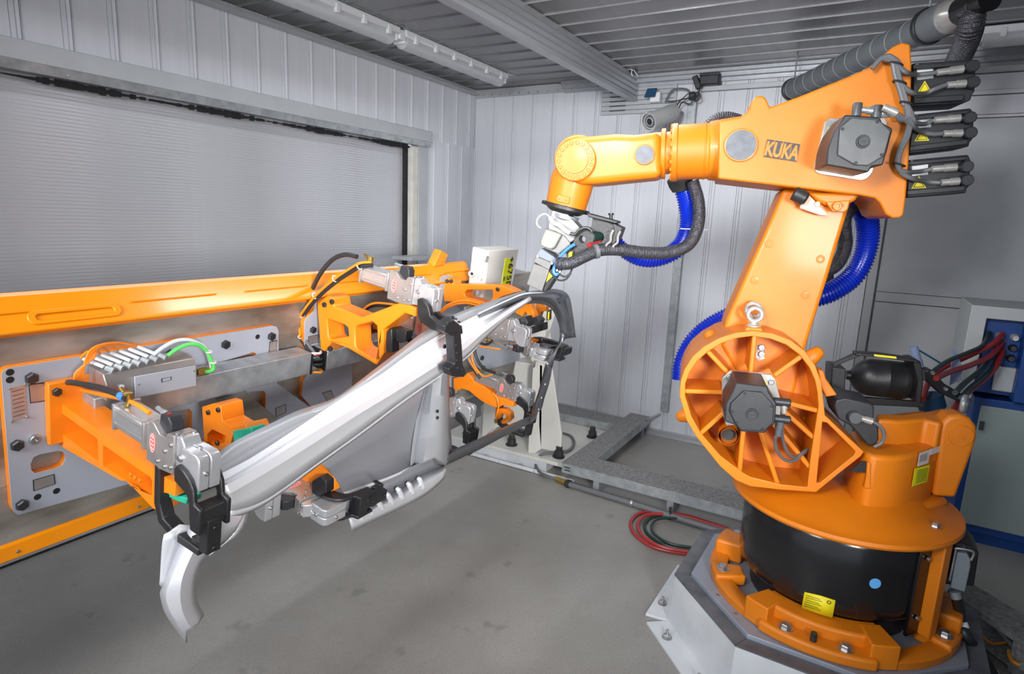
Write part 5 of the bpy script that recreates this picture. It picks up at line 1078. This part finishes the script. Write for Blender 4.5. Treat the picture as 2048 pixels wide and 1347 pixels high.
# --- motors and accumulator behind the column
mA = ap('swivel_motor', [(1668, 812), (1672, 800), (1690, 795), (1740, 806), (1749, 812), (1748, 842), (1757, 850), (1758, 880), (1748, 892), (1735, 890), (1700, 850), (1676, 838)], 3.0, 3.2, 'motor', bevel=.008)
build('top_hump', MB().lathe(A(1707, 800, 3.12), UZ, [(.022, -.02), (.022, .02), (.018, .024)], 18), 'motor', mA); conn(mA, (1716, 834), (1744, 842), 2.98, .016); build('plug_cap', MB().lathe(A(1708, 832, 2.99), -An, [(.026, 0), (.026, .03)], 18), 'motor_cap', mA)
build('cable', MB().tube([A(u, v, 2.98) for u, v in ((1744, 842), (1760, 852), (1768, 866), (1764, 884), (1748, 893))], .008, n=8), 'greycable', mA)
AC = ap('accumulator_frame', [(1655, 792), (1668, 726), (1712, 706), (1722, 707), (1722, 711), (1674, 731), (1668, 760), (1662, 790), (1800, 800), (1850, 805), (1850, 815), (1660, 806)], 3.45, 3.48, 'black', bevel=.003)
ap('frame_bar', [(1712, 706), (1760, 709), (1838, 720), (1838, 726), (1760, 714), (1712, 711)], 3.42, 3.50, 'black', bevel=.004, par=AC); ap('frame_label', [(1748, 708), (1793, 713), (1793, 717), (1749, 712)], 3.415, 3.418, 'yellow', par=AC)
ap('frame_block', [(1664, 733), (1692, 737), (1690, 790), (1661, 786)], 3.44, 3.60, 'motor', bevel=.006, par=AC)
ap('frame_end', [(1826, 722), (1842, 722), (1848, 760), (1842, 806), (1830, 806), (1836, 760)], 3.45, 3.62, 'black', bevel=.006, par=AC)
aa = A(1692, 749, 3.6); ab = A(1846, 765, 3.6); ad = (ab - aa); Lc = ad.length; r_ = .100
prof = [(.022, 0), (.024, .03 * Lc / .4), (.05, .045)] + [(r_ * math.sin(math.radians(30 + 60 * k / 5)), .06 + .10 * (1 - math.cos(math.radians(90 * k / 5))) * 1.0) for k in range(6)]
prof = [(.025, 0), (.025, .02)] + [(r_ * (1 - (1 - k / 6) ** 2) ** .5 if k else .03, .02 + .10 * k / 6) for k in range(7)] + [(r_, Lc * .5), (r_ * 1.012, Lc * .5 + .002), (r_, Lc * .5 + .004)] + [(r_ * (1 - (k / 6) ** 2) ** .5 if k < 6 else .02, Lc - .11 + .10 * k / 6) for k in range(7)]
build('accumulator', MB().lathe(aa, ad, prof, 48), 'black', R, smooth=60)
# ================================================================== tool on the wrist
TO = thing('laser_tool', 'silver and black processing head on the robot flange above the arch', 'tool', A(1100, 480, 3.2))
def tp(name, px, p0, p1, m, holes=(), bevel=.003, par=TO): return build(name, MB().prism(AL(px, p0), An * (p1 - p0), [AL(h, p0) for h in holes]), m, par, bevel=bevel)
tp('neck', [(1104, 420), (1135, 427), (1160, 455), (1153, 478), (1130, 490), (1098, 465), (1096, 450)], 3.14, 3.26, 'tool_alu')
build('neck_ring', MB().lathe(A(1134, 418, 3.2) + wx * .03, wx, [(.075, 0), (.072, .02), (.055, .03)], 32), 'galv', TO)
tp('body', [(1092, 456), (1112, 462), (1130, 472), (1142, 488), (1118, 508), (1089, 497)], 3.13, 3.26, 'tool_alu')
tp('cover', [(1093, 457), (1123, 468), (1109, 494), (1101, 499), (1081, 492), (1080, 482), (1089, 461)], 3.10, 3.135, 'tool_cover', bevel=.008)
tp('dark_block', [(1082, 496), (1116, 519), (1108, 527), (1071, 511)], 3.11, 3.26, 'socket')
tp('collar', [(1072, 512), (1103, 525), (1098, 540), (1066, 523)], 3.11, 3.26, 'tool_alu')
tp('nozzle_plate', [(1067, 526), (1099, 537), (1084, 583), (1053, 568)], 3.12, 3.25, 'tool_alu')
tp('side_wedge', [(1110, 530), (1118, 540), (1112, 552), (1092, 583), (1085, 583), (1099, 540)], 3.125, 3.24, 'black')
tp('warning_sign', [(1098, 544), (1092, 564), (1105, 552)], 3.118, 3.12, 'yellow', bevel=0)
tp('holder', [(1151, 471), (1161, 456), (1178, 454), (1190, 470), (1184, 492), (1170, 502), (1148, 516), (1140, 500)], 3.12, 3.22, 'black', [circ(1165, 478, 7, 12)])
tp('bracket_plate', [(1172, 425), (1180, 427), (1235, 442), (1233, 447), (1178, 434)], 3.12, 3.30, 'black')
tp('bracket', [(1186, 434), (1223, 446), (1232, 452), (1222, 492), (1181, 486), (1182, 455)], 3.16, 3.32, 'black', [circ(1197, 474, 11, 16)])
tp('bracket', [(1226, 446), (1245, 455), (1236, 480), (1222, 492), (1228, 460)], 3.12, 3.30, 'black')
for du in (0, 14): build('latch', MB().tube([A(u + du, v + du * .15, 3.105) for u, v in ((1227, 460), (1222, 470), (1221, 482), (1214, 488), (1212, 492))], .006, n=6), 'chrome', TO)
build('bolt', MB().cyl(A(1222, 441, 3.2), A(1222, 428, 3.2), .009).cyl(A(1222, 430, 3.2), A(1222, 426, 3.2), .014), 'black', TO)
build('hose_end', MB().cyl(A(1182, 474, 3.13), A(1206, 470, 3.22), .028), 'green_hose', TO); build('hose_end', MB().cyl(A(1178, 491, 3.11), A(1202, 480, 3.2), .014), 'red', TO)
tp('relay', [(1137, 505), (1144, 502), (1144, 514), (1137, 517)], 3.09, 3.12, 'yellow'); tp('small_block', [(1130, 500), (1150, 492), (1152, 512), (1136, 520)], 3.12, 3.15, 'bolt')
for pts, m_, r in (([(1150, 488), (1138, 495), (1122, 510), (1111, 528), (1107, 542), (1112, 549), (1116, 546)], 'wire_blue', .008), ([(1100, 434), (1092, 428), (1082, 430), (1074, 440), (1075, 450), (1082, 456)], 'wire_white', .004), ([(1100, 434), (1106, 444), (1118, 450), (1130, 460), (1140, 466)], 'wire_white', .010),
                   ([(1138, 466), (1150, 468), (1158, 460), (1170, 455), (1180, 458), (1184, 464)], 'rubber', .008), ([(1118, 548), (1130, 553), (1140, 546), (1145, 535)], 'rubber', .005), ([(1106, 552), (1118, 560), (1132, 558), (1142, 545)], 'rubber', .005)):
    build('wire', MB().tube([A(u, v, 3.09) for u, v in pts], r, n=7), m_, TO)
for u, v in ((1076, 512), (1104, 526), (1114, 540), (1120, 543)): put('capbolt', 'screw', TO, A(u, v, 3.11), -An, None, .008)
# --- hoses of the robot
def hose(label, pts, r, m, ridge, pitch, name='hose', group=None, n=16, res=10):
    t = thing(name, label, 'hose', pts[0], group=group); build('hose', MB().tube(pts, r, n=n, res=res, ridge=ridge, pitch=pitch), m, t); return t
h = hose('blue corrugated hose looping under the robot forearm to the tool', [A(u, v, p) for u, v, p in ((1362, 362, 3.38), (1376, 405, 3.40), (1379, 450, 3.42), (1362, 490, 3.42), (1325, 514, 3.40), (1285, 518, 3.36), (1250, 502, 3.32), (1228, 480, 3.30))], [.046, .050, .050, .048, .042, .038, .036, .034], 'blue_hose', .0035, .016, n=20)
build('hose_socket', MB().lathe(A(1358, 352, 3.36), A(1364, 378, 3.38) - A(1358, 352, 3.36), [(.05, 0), (.065, .01), (.062, .04), (.052, .07)], 24), 'rubber', h)
build('cable_tie', MB().ring(A(1388, 458, 3.42), UZ, .075, .003, 20, 6), 'tie', h)
h = hose('black braided hose running from the robot forearm to the tool', [A(u, v, p) for u, v, p in ((1385, 362, 3.30), (1397, 405, 3.30), (1396, 450, 3.28), (1378, 488, 3.26), (1340, 504, 3.24), (1290, 505, 3.20), (1240, 499, 3.16), (1200, 500, 3.12), (1170, 512, 3.08), (1140, 526, 3.06), (1116, 526, 3.08))], .031, 'braid', .0012, .009, n=18)
build('clamp_ring', MB().lathe(A(1188, 503, 3.10), A(1196, 501, 3.11) - A(1188, 503, 3.10), [(.034, 0), (.038, .002), (.038, .02), (.034, .022)], 20), 'greycable', h)
hose('braided hose rising behind the upper arm', [A(u, v, 3.5) for u, v in ((1410, 262), (1428, 240), (1452, 234), (1480, 240))], .028, 'braid', .001, .01)
hose('blue corrugated hose curving out behind the link arm', [A(u, v, p) for u, v, p in ((1700, 390, 3.42), (1722, 412, 3.5), (1735, 445, 3.55), (1733, 495, 3.58), (1712, 545, 3.58), (1672, 578, 3.56), (1630, 594, 3.55), (1560, 604, 3.55), (1490, 622, 3.52), (1435, 645, 3.5), (1392, 678, 3.46), (1368, 720, 3.44), (1362, 760, 3.42))], .051, 'blue_hose', .004, .016, n=20)
hose('black braided hose curving beside the link arm', [A(u, v, p) for u, v, p in ((1725, 385, 3.42), (1705, 410, 3.44), (1688, 440, 3.46), (1690, 490, 3.48), (1676, 525, 3.48), (1655, 540, 3.48), (1620, 550, 3.48))], .034, 'braid', .0012, .009, n=18)
t = thing('pipe_bracket', 'grey cast bracket behind the link arm on the wall side', 'bracket', A(1665, 550, 3.9)); build('arm', MB().prism(AL([(1655, 515), (1668, 515), (1668, 558), (1655, 562)], 3.8), An * .06), 'galv_dark', t, bevel=.004); build('arm', MB().cyl(A(1660, 548, 3.8), A(1645, 572, 3.8), .02), 'galv_dark', t)
# ================================================================== pedestal
PC = V((-.012, 3.318, 0))
PD = thing('robot_pedestal', 'white octagonal welded pedestal with blue-grey top carrying the robot', 'pedestal', PC)
def octo(r, z, rot=0): return [V((PC.x + r * math.cos(math.radians(22.5 + rot + 45 * i)), PC.y + r * math.sin(math.radians(22.5 + rot + 45 * i)), z)) for i in range(8)]
O0 = octo(.755, .0, -1); O1 = octo(.738, .292, -1)
mb = MB(); mb.add(O0 + O1, [tuple(range(8))[::-1], tuple(range(8, 16))] + [(i, (i + 1) % 8, 8 + (i + 1) % 8, 8 + i) for i in range(8)]); build('wall', mb, 'ped_white', PD, bevel=.004)
for i in range(8):
    a, b = octo(.742, .292, -1)[i], octo(.742, .292, -1)[(i + 1) % 8]; c, d = octo(.66, .292, -1)[i], octo(.66, .292, -1)[(i + 1) % 8]
    g = (b - a).normalized() * .0015; build('top_band', MB().prism([a + g, b - g, d - g, c + g], (0, 0, .008)), 'ped_dark', PD)
build('top_plate', MB().prism(octo(.655, .292, -1), (0, 0, .028)), 'ped_plate', PD, bevel=.003)
for i in (4, 5, 6, 7, 3):
    a, b = octo(.75, 0, -1)[i], octo(.75, 0, -1)[(i + 1) % 8]; c, d = octo(.885, 0, -1)[i], octo(.885, 0, -1)[(i + 1) % 8]
    sh = (d - c).normalized() * .04; build('base_flange', MB().prism([a, b, d - sh, c + sh], (0, 0, .016)), 'ped_white', PD, bevel=.002)
    for f_ in (.25, .75): put('hexzinc', 'anchor_bolt', PD, c.lerp(d, f_).lerp(a.lerp(b, f_), .4) + V((0, 0, .016)), UZ, None, .020); build('anchor_stud', MB().cyl(c.lerp(d, f_).lerp(a.lerp(b, f_), .4) + V((0, 0, .03)), c.lerp(d, f_).lerp(a.lerp(b, f_), .4) + V((0, 0, .062)), .008, n=8), 'zincbolt', PD)
for u, v in ((1436, 1189), (1471, 1226), (1793, 1336), (1821, 1331), (1847, 1325)): build('bore', MB().lathe(PZ(u, v, .3205), UZ, [(.010, 0), (.010, .001)], 14), 'zincbolt', PD)
build('red_mark', MB().prism([PZ(u, v, .321) for u, v in ((1420, 1112), (1438, 1110), (1434, 1121))], (0, 0, .001)), 'logo', PD)
# ================================================================== floor cable trays
TG = 'galvanised cable trays on the floor'
def tray(label, a, b, z=.2, h=.085, slots=False, top='galv_dark'):
    t = thing('cable_tray', label, 'cable tray', ((a[0] + b[0]) / 2, (a[1] + b[1]) / 2, z - h), group=TG)
    build('channel', MB().bb((a[0], a[1], z - h), (b[0], b[1], z - .004)), 'galv', t, bevel=.002); build('lid', MB().bb((a[0] - .003, a[1] - .003, z - .004), (b[0] + .003, b[1] + .003, z)), top, t)
    return t
t = tray('galvanised cable tray running along the floor towards the pedestal', (-1.975, 4.28), (-.47, 4.53))
for z in (.165, .14): build('slot', MB().bb((-1.95, 4.2765, z), (-1.90, 4.279, z + .008)), 'ink', t)
for x in (-1.7, -1.1): build('foot', MB().bb((x, 4.30, 0), (x + .05, 4.5, .115)), 'galv', t)
put('capbolt', 'rivet', t, V((-1.80, 4.277, .16)), (0, -1, 0), None, .008)
tray('galvanised cable tray branching back to the rear wall', (-1.972, 4.54), (-1.77, 5.90)); t = tray('low galvanised cable tray along the foot of the rear wall, left of the branch', (-3.0, 5.45), (-1.98, 5.70), z=.20)
for x in (-2.9, -2.1): build('foot', MB().bb((x, 5.5, 0), (x + .05, 5.65, .115)), 'galv', t)
for ob in [o for o in COL.objects if o.name.startswith('cable_tray')]:
    if 'branching' in ob['label']:
        for y in (4.7, 5.8): build('foot', MB().bb((-1.95, y, 0), (-1.80, y + .05, .115)), 'galv', ob)
t = thing('floor_conduit', 'grey conduit lying along the front of the floor cable tray', 'pipe', (-1.3, 4.24, .03))
build('pipe', MB().tube([PZ(1135, 967, .03), PZ(1250, 1002, .03), PZ(1360, 1037, .03), PZ(1480, 1074, .03)], .024, n=14), 'greycable', t); build('coupling', MB().cyl(PZ(1113, 957, .03), PZ(1132, 965, .03), .024), 'brass', t); build('clamp', MB().cyl(PZ(1134, 966, .03), PZ(1140, 968, .03), .034), 'rubber', t)
build('clip', MB().cyl(PZ(1262, 1005, .035), PZ(1266, 1006, .035), .03), 'zincbolt', t)
t = thing('grey_cable_loop', 'grey cable loop on the floor between the stand and the cable tray', 'cable', PZ(1080, 930, .02))
build('cable', MB().tube([PZ(u, v, z) for u, v, z in ((1126, 866, .12), (1142, 872, .13), (1148, 886, .13), (1138, 900, .13), (1110, 905, .14), (1084, 908, .13), (1072, 922, .05), (1076, 940, .03), (1095, 952, .03), (1114, 958, .03))], .013, n=10), 'greycable', t)
t = thing('floor_bracket', 'small bracket end and pipe between rear-wall tray and vertical conduit', 'bracket', (-1.74, 5.9, .2)); build('pipe', MB().tube([(-1.77, 5.80, .19), (-1.74, 5.88, .20), (-1.68, 5.93, .24)], .014), 'galv', t)
# coiled red / black hoses
t = thing('hose_coil', 'coil of red and black hoses on the floor beside the pedestal', 'hose coil', PZ(1330, 1060, .02))
co = [(1470, 1062), (1420, 1045), (1370, 1030), (1320, 1023), (1280, 1026), (1262, 1043), (1268, 1066), (1296, 1088), (1330, 1100), (1375, 1107)]
for k, (m_, r) in enumerate((('red', .012), ('red', .012), ('green_hose', .011), ('green_hose', .010))):
    f_ = 1 - .10 * k; build('hose', MB().tube([PZ(1370 + (u - 1370) * f_ + (k * 3), 1064 + (v - 1064) * f_, .014 + .02 * (k % 2)) for u, v in co], r, n=10), m_, t)
build('strap', MB().ring(PZ(1340, 1027, .03), V((1, .3, 0)), .045, .008, 16, 6), 'rubber', t)
# ================================================================== cabinets at the right
Yc = 5.15
cg = thing('control_cabinet', 'grey-green cabinet with blue edges standing at the far right', 'cabinet', (1.7, Yc + .3, .05))
build('frame', MB().bb((.725, Yc, .08), (2.9, Yc + .6, 1.06)), 'cab_blue', cg, bevel=.006); build('door', MB().bb((.765, Yc - .015, .14), (1.6, Yc, 1.01)), 'cab_green', cg, bevel=.004); build('door', MB().bb((1.62, Yc - .015, .14), (2.85, Yc, 1.01)), 'cab_green', cg, bevel=.004)
build('latch', MB().bb((.775, Yc - .03, .84), (.80, Yc - .015, .90)), 'bolt', cg); build('plinth', MB().bb((.75, Yc + .03, 0), (2.85, Yc + .55, .08)), 'cab_blue', cg)
cu = thing('supply_unit', 'blue supply unit in a white surround on top of the grey-green cabinet', 'cabinet', (1.7, Yc + .3, 1.06))
fr = [(.60, 1.70), (2.9, 1.70), (2.9, 1.62), (.69, 1.62), (.69, 1.07), (.60, 1.07)]
build('surround', MB().prism([(x, Yc - .12, z) for x, z in fr], (0, .62, 0)), 'cab_white', cu, bevel=.004)
build('front', MB().bb((.69, Yc, 1.10), (2.9, Yc + .5, 1.62)), 'cab_blue', cu); build('side_panel', MB().bb((.905, Yc - .14, 1.09), (2.9, Yc, 1.61)), 'cab_blue', cu, bevel=.004)
build('panel_label', MB().bb((1.02, Yc - .145, 1.22), (2.0, Yc - .14, 1.52)), 'cab_white', cu); build('catch', MB().bb((.85, Yc - .03, 1.625), (.95, Yc + .02, 1.65)), 'bolt', cu)
build('valve', MB().bb((.80, Yc - .05, 1.13), (.93, Yc - .01, 1.3)), 'cab_white', cu, bevel=.01)
for i in range(2):
    for j in range(3): build('fitting', MB().lathe((.79 + i * .08, Yc, 1.50 - j * .07), (0, -1, 0), [(.025, 0), (.025, .02), (.017, .03), (.017, .06)], 12), 'chrome' if j == 0 else 'bolt', cu)
base_e = [A(1868, 752, 3.9), A(1880, 760, 3.9), A(1930, 800, 3.9)]
HG = 'supply hoses between the blue unit and the robot'
def sh(label, px, m, r=.017):
    P = [PY(px[0][0], px[0][1], Yc - .06)]; n_ = len(px)
    for k, (u, v) in enumerate(px[1:]): f_ = (k + 1) / (n_ - 1); P.append(PY(u, v, (Yc - .06) * (1 - f_) + 4.05 * f_))
    cable(P, r, m, label, name='supply_hose', cat='hose', n=10, group=HG)
sh('upper of the red hoses sweeping from the blue unit to the robot', [(2005, 668), (1985, 688), (1945, 708), (1900, 728), (1868, 748), (1852, 775), (1845, 798)], 'red')
sh('second red hose just under the upper one', [(2005, 685), (1980, 712), (1940, 730), (1900, 743), (1872, 756)], 'red')
sh('lowest red hose running steeply down to the robot', [(2006, 700), (1990, 735), (1960, 765), (1935, 785), (1918, 800), (1905, 825)], 'red')
sh('black hose above the red hoses at the blue unit', [(1980, 665), (1965, 690), (1935, 705), (1895, 722), (1864, 744)], 'green_hose', .013)
sh('dark hose between the red hoses at the right', [(1990, 700), (1965, 735), (1930, 765), (1910, 785)], 'green_hose', .015)
sh('second dark hose between the red hoses at the right', [(1998, 712), (1975, 745), (1940, 775), (1922, 795)], 'green_hose', .013)
t = thing('hose_clamp_bar', 'black clamp bar holding the supply hoses behind the robot', 'clamp', A(1900, 780, 3.85)); build('bar', MB().prism(AL([(1850, 742), (1862, 738), (1890, 768), (1942, 798), (1936, 812), (1880, 786), (1852, 762)], 3.82), An * .08), 'black', t, bevel=.006)
for u, v in ((1891, 777), (1865, 745)): put('capbolt', 'bolt', t, A(u, v, 3.82), -An, None, .012)
build('roller', MB().cyl(A(1827, 693, 3.9), A(1835, 722, 3.9), .022).cyl(A(1835, 720, 3.9), A(1838, 734, 3.9), .024), 'paleblue', t); build('rod', MB().cyl(A(1838, 700, 3.9), A(1885, 728, 3.9), .005), 'navy', t)
build('sleeve', MB().cyl(A(1858, 790, 3.95), A(1865, 815, 3.95), .07), 'navy', t)
build('guard', MB().prism(AL([(1908, 693), (1926, 735), (1922, 760), (1900, 770), (1904, 720)], 4.2), An * .01), 'paleblue', t)
# junction + tray at the lower right
t = thing('base_connector', 'grey rectangular plug in a black housing beside the drum', 'connector', PZ(1920, 1180, .5))
def CP_(u, v, y=3.25): return PY(u, v, y)
build('housing', MB().prism([CP_(u, v) for u, v in ((1896, 1085), (1945, 1092), (1958, 1105), (1948, 1172), (1888, 1168), (1890, 1120))], (0, .18, 0)), 'black', t, bevel=.006)
build('plug', MB().prism([CP_(u, v, 3.15) for u, v in ((1914, 1104), (1934, 1107), (1941, 1118), (1941, 1134), (1930, 1184), (1901, 1175), (1908, 1128), (1912, 1112))], (0, .1, 0)), 'socket', t, bevel=.004)
build('clasp', MB().tube([CP_(u, v, 3.14) for u, v in ((1899, 1160), (1911, 1102), (1912, 1096), (1946, 1103), (1942, 1120))], .005, n=6), 'zincbolt', t)
build('gland', MB().cyl(CP_(1908, 1180, 3.2), CP_(1912, 1194, 3.2), .024), 'galv', t)
build('cable', MB().tube([CP_(1912, 1190, 3.2), PZ(1918, 1215, .45), PZ(1922, 1245, .38), PZ(1935, 1275, .34), PZ(1965, 1310, .15), PZ(1985, 1345, .05)], .024, n=12), 'rubber', t)
build('cable_label', MB().cyl(PZ(1922, 1244, .39), PZ(1926, 1256, .37), .0265), 'labelwhite', t)
build('earth_wire', MB().tube([PZ(1874, 1195, .5), PZ(1878, 1215, .42), PZ(1900, 1243, .34), PZ(1930, 1268, .30), PZ(1960, 1270, .20), PZ(1985, 1286, .1), PZ(2020, 1282, .1)], .006, n=6), 'ochre', t)
t = thing('cable_tray', 'dark cable tray with open wires at the lower right corner', 'cable tray', PZ(2000, 1260, .1), group=TG)
a, b, c, d = PZ(1925, 1155, .22), PZ(2075, 1245, .22), PZ(2075, 1300, .22), PZ(1895, 1180, .22)
b = b + (b - a) * 2.2; c = c + (c - d) * 2.2
for q_ in (a.lerp(d, .5).lerp(b.lerp(c, .5), .1), a.lerp(d, .5).lerp(b.lerp(c, .5), .55), b.lerp(c, .5)): build('leg', MB().bb((q_.x - .02, q_.y - .02, 0), (q_.x + .02, q_.y + .02, .06)), 'galv_dark', t)
build('lid', MB().prism([a, b, c, d], (0, 0, -.006)), 'galv_dark', t); build('front', MB().prism([d + V((0, 0, -.006)), c + V((0, 0, -.006)), c + V((0, 0, -.03)), d + V((0, 0, -.03))], (0, .004, 0)), 'galv_dark', t); build('bed', MB().prism([a + V((0, 0, -.16)), b + V((0, 0, -.16)), c + V((0, 0, -.16)), d + V((0, 0, -.16))], (0, 0, -.01)), 'galv_dark', t)
build('post', MB().prism([PZ(u, v, .19) for u, v in ((2028, 1268), (2060, 1290), (2060, 1300), (2028, 1280))], (0, 0, -.17)), 'galv_dark', t)
for k in range(5): build('wire', MB().tube([PZ(1960 + k * 4, 1225 + k * 3, .08), PZ(1990 + k * 5, 1250 + k * 6, .08 + .01 * k), PZ(2060, 1300 + k * 8, .08)], .012, n=7), ('greycable', 'rubber', 'greycable', 'green_hose', 'greycable')[k], t)
build('wire', MB().tube([PZ(2018, 1300, .1), PZ(2022, 1318, .1), PZ(2038, 1328, .1), PZ(2060, 1326, .1)], .009, n=7), 'ochre', t)
build('connector', MB().lathe(PZ(2060, 1330, .1), PZ(2038, 1336, .1) - PZ(2060, 1330, .1), [(.02, 0), (.024, .01), (.024, .04), (.018, .05)], 12), 'galv', t)
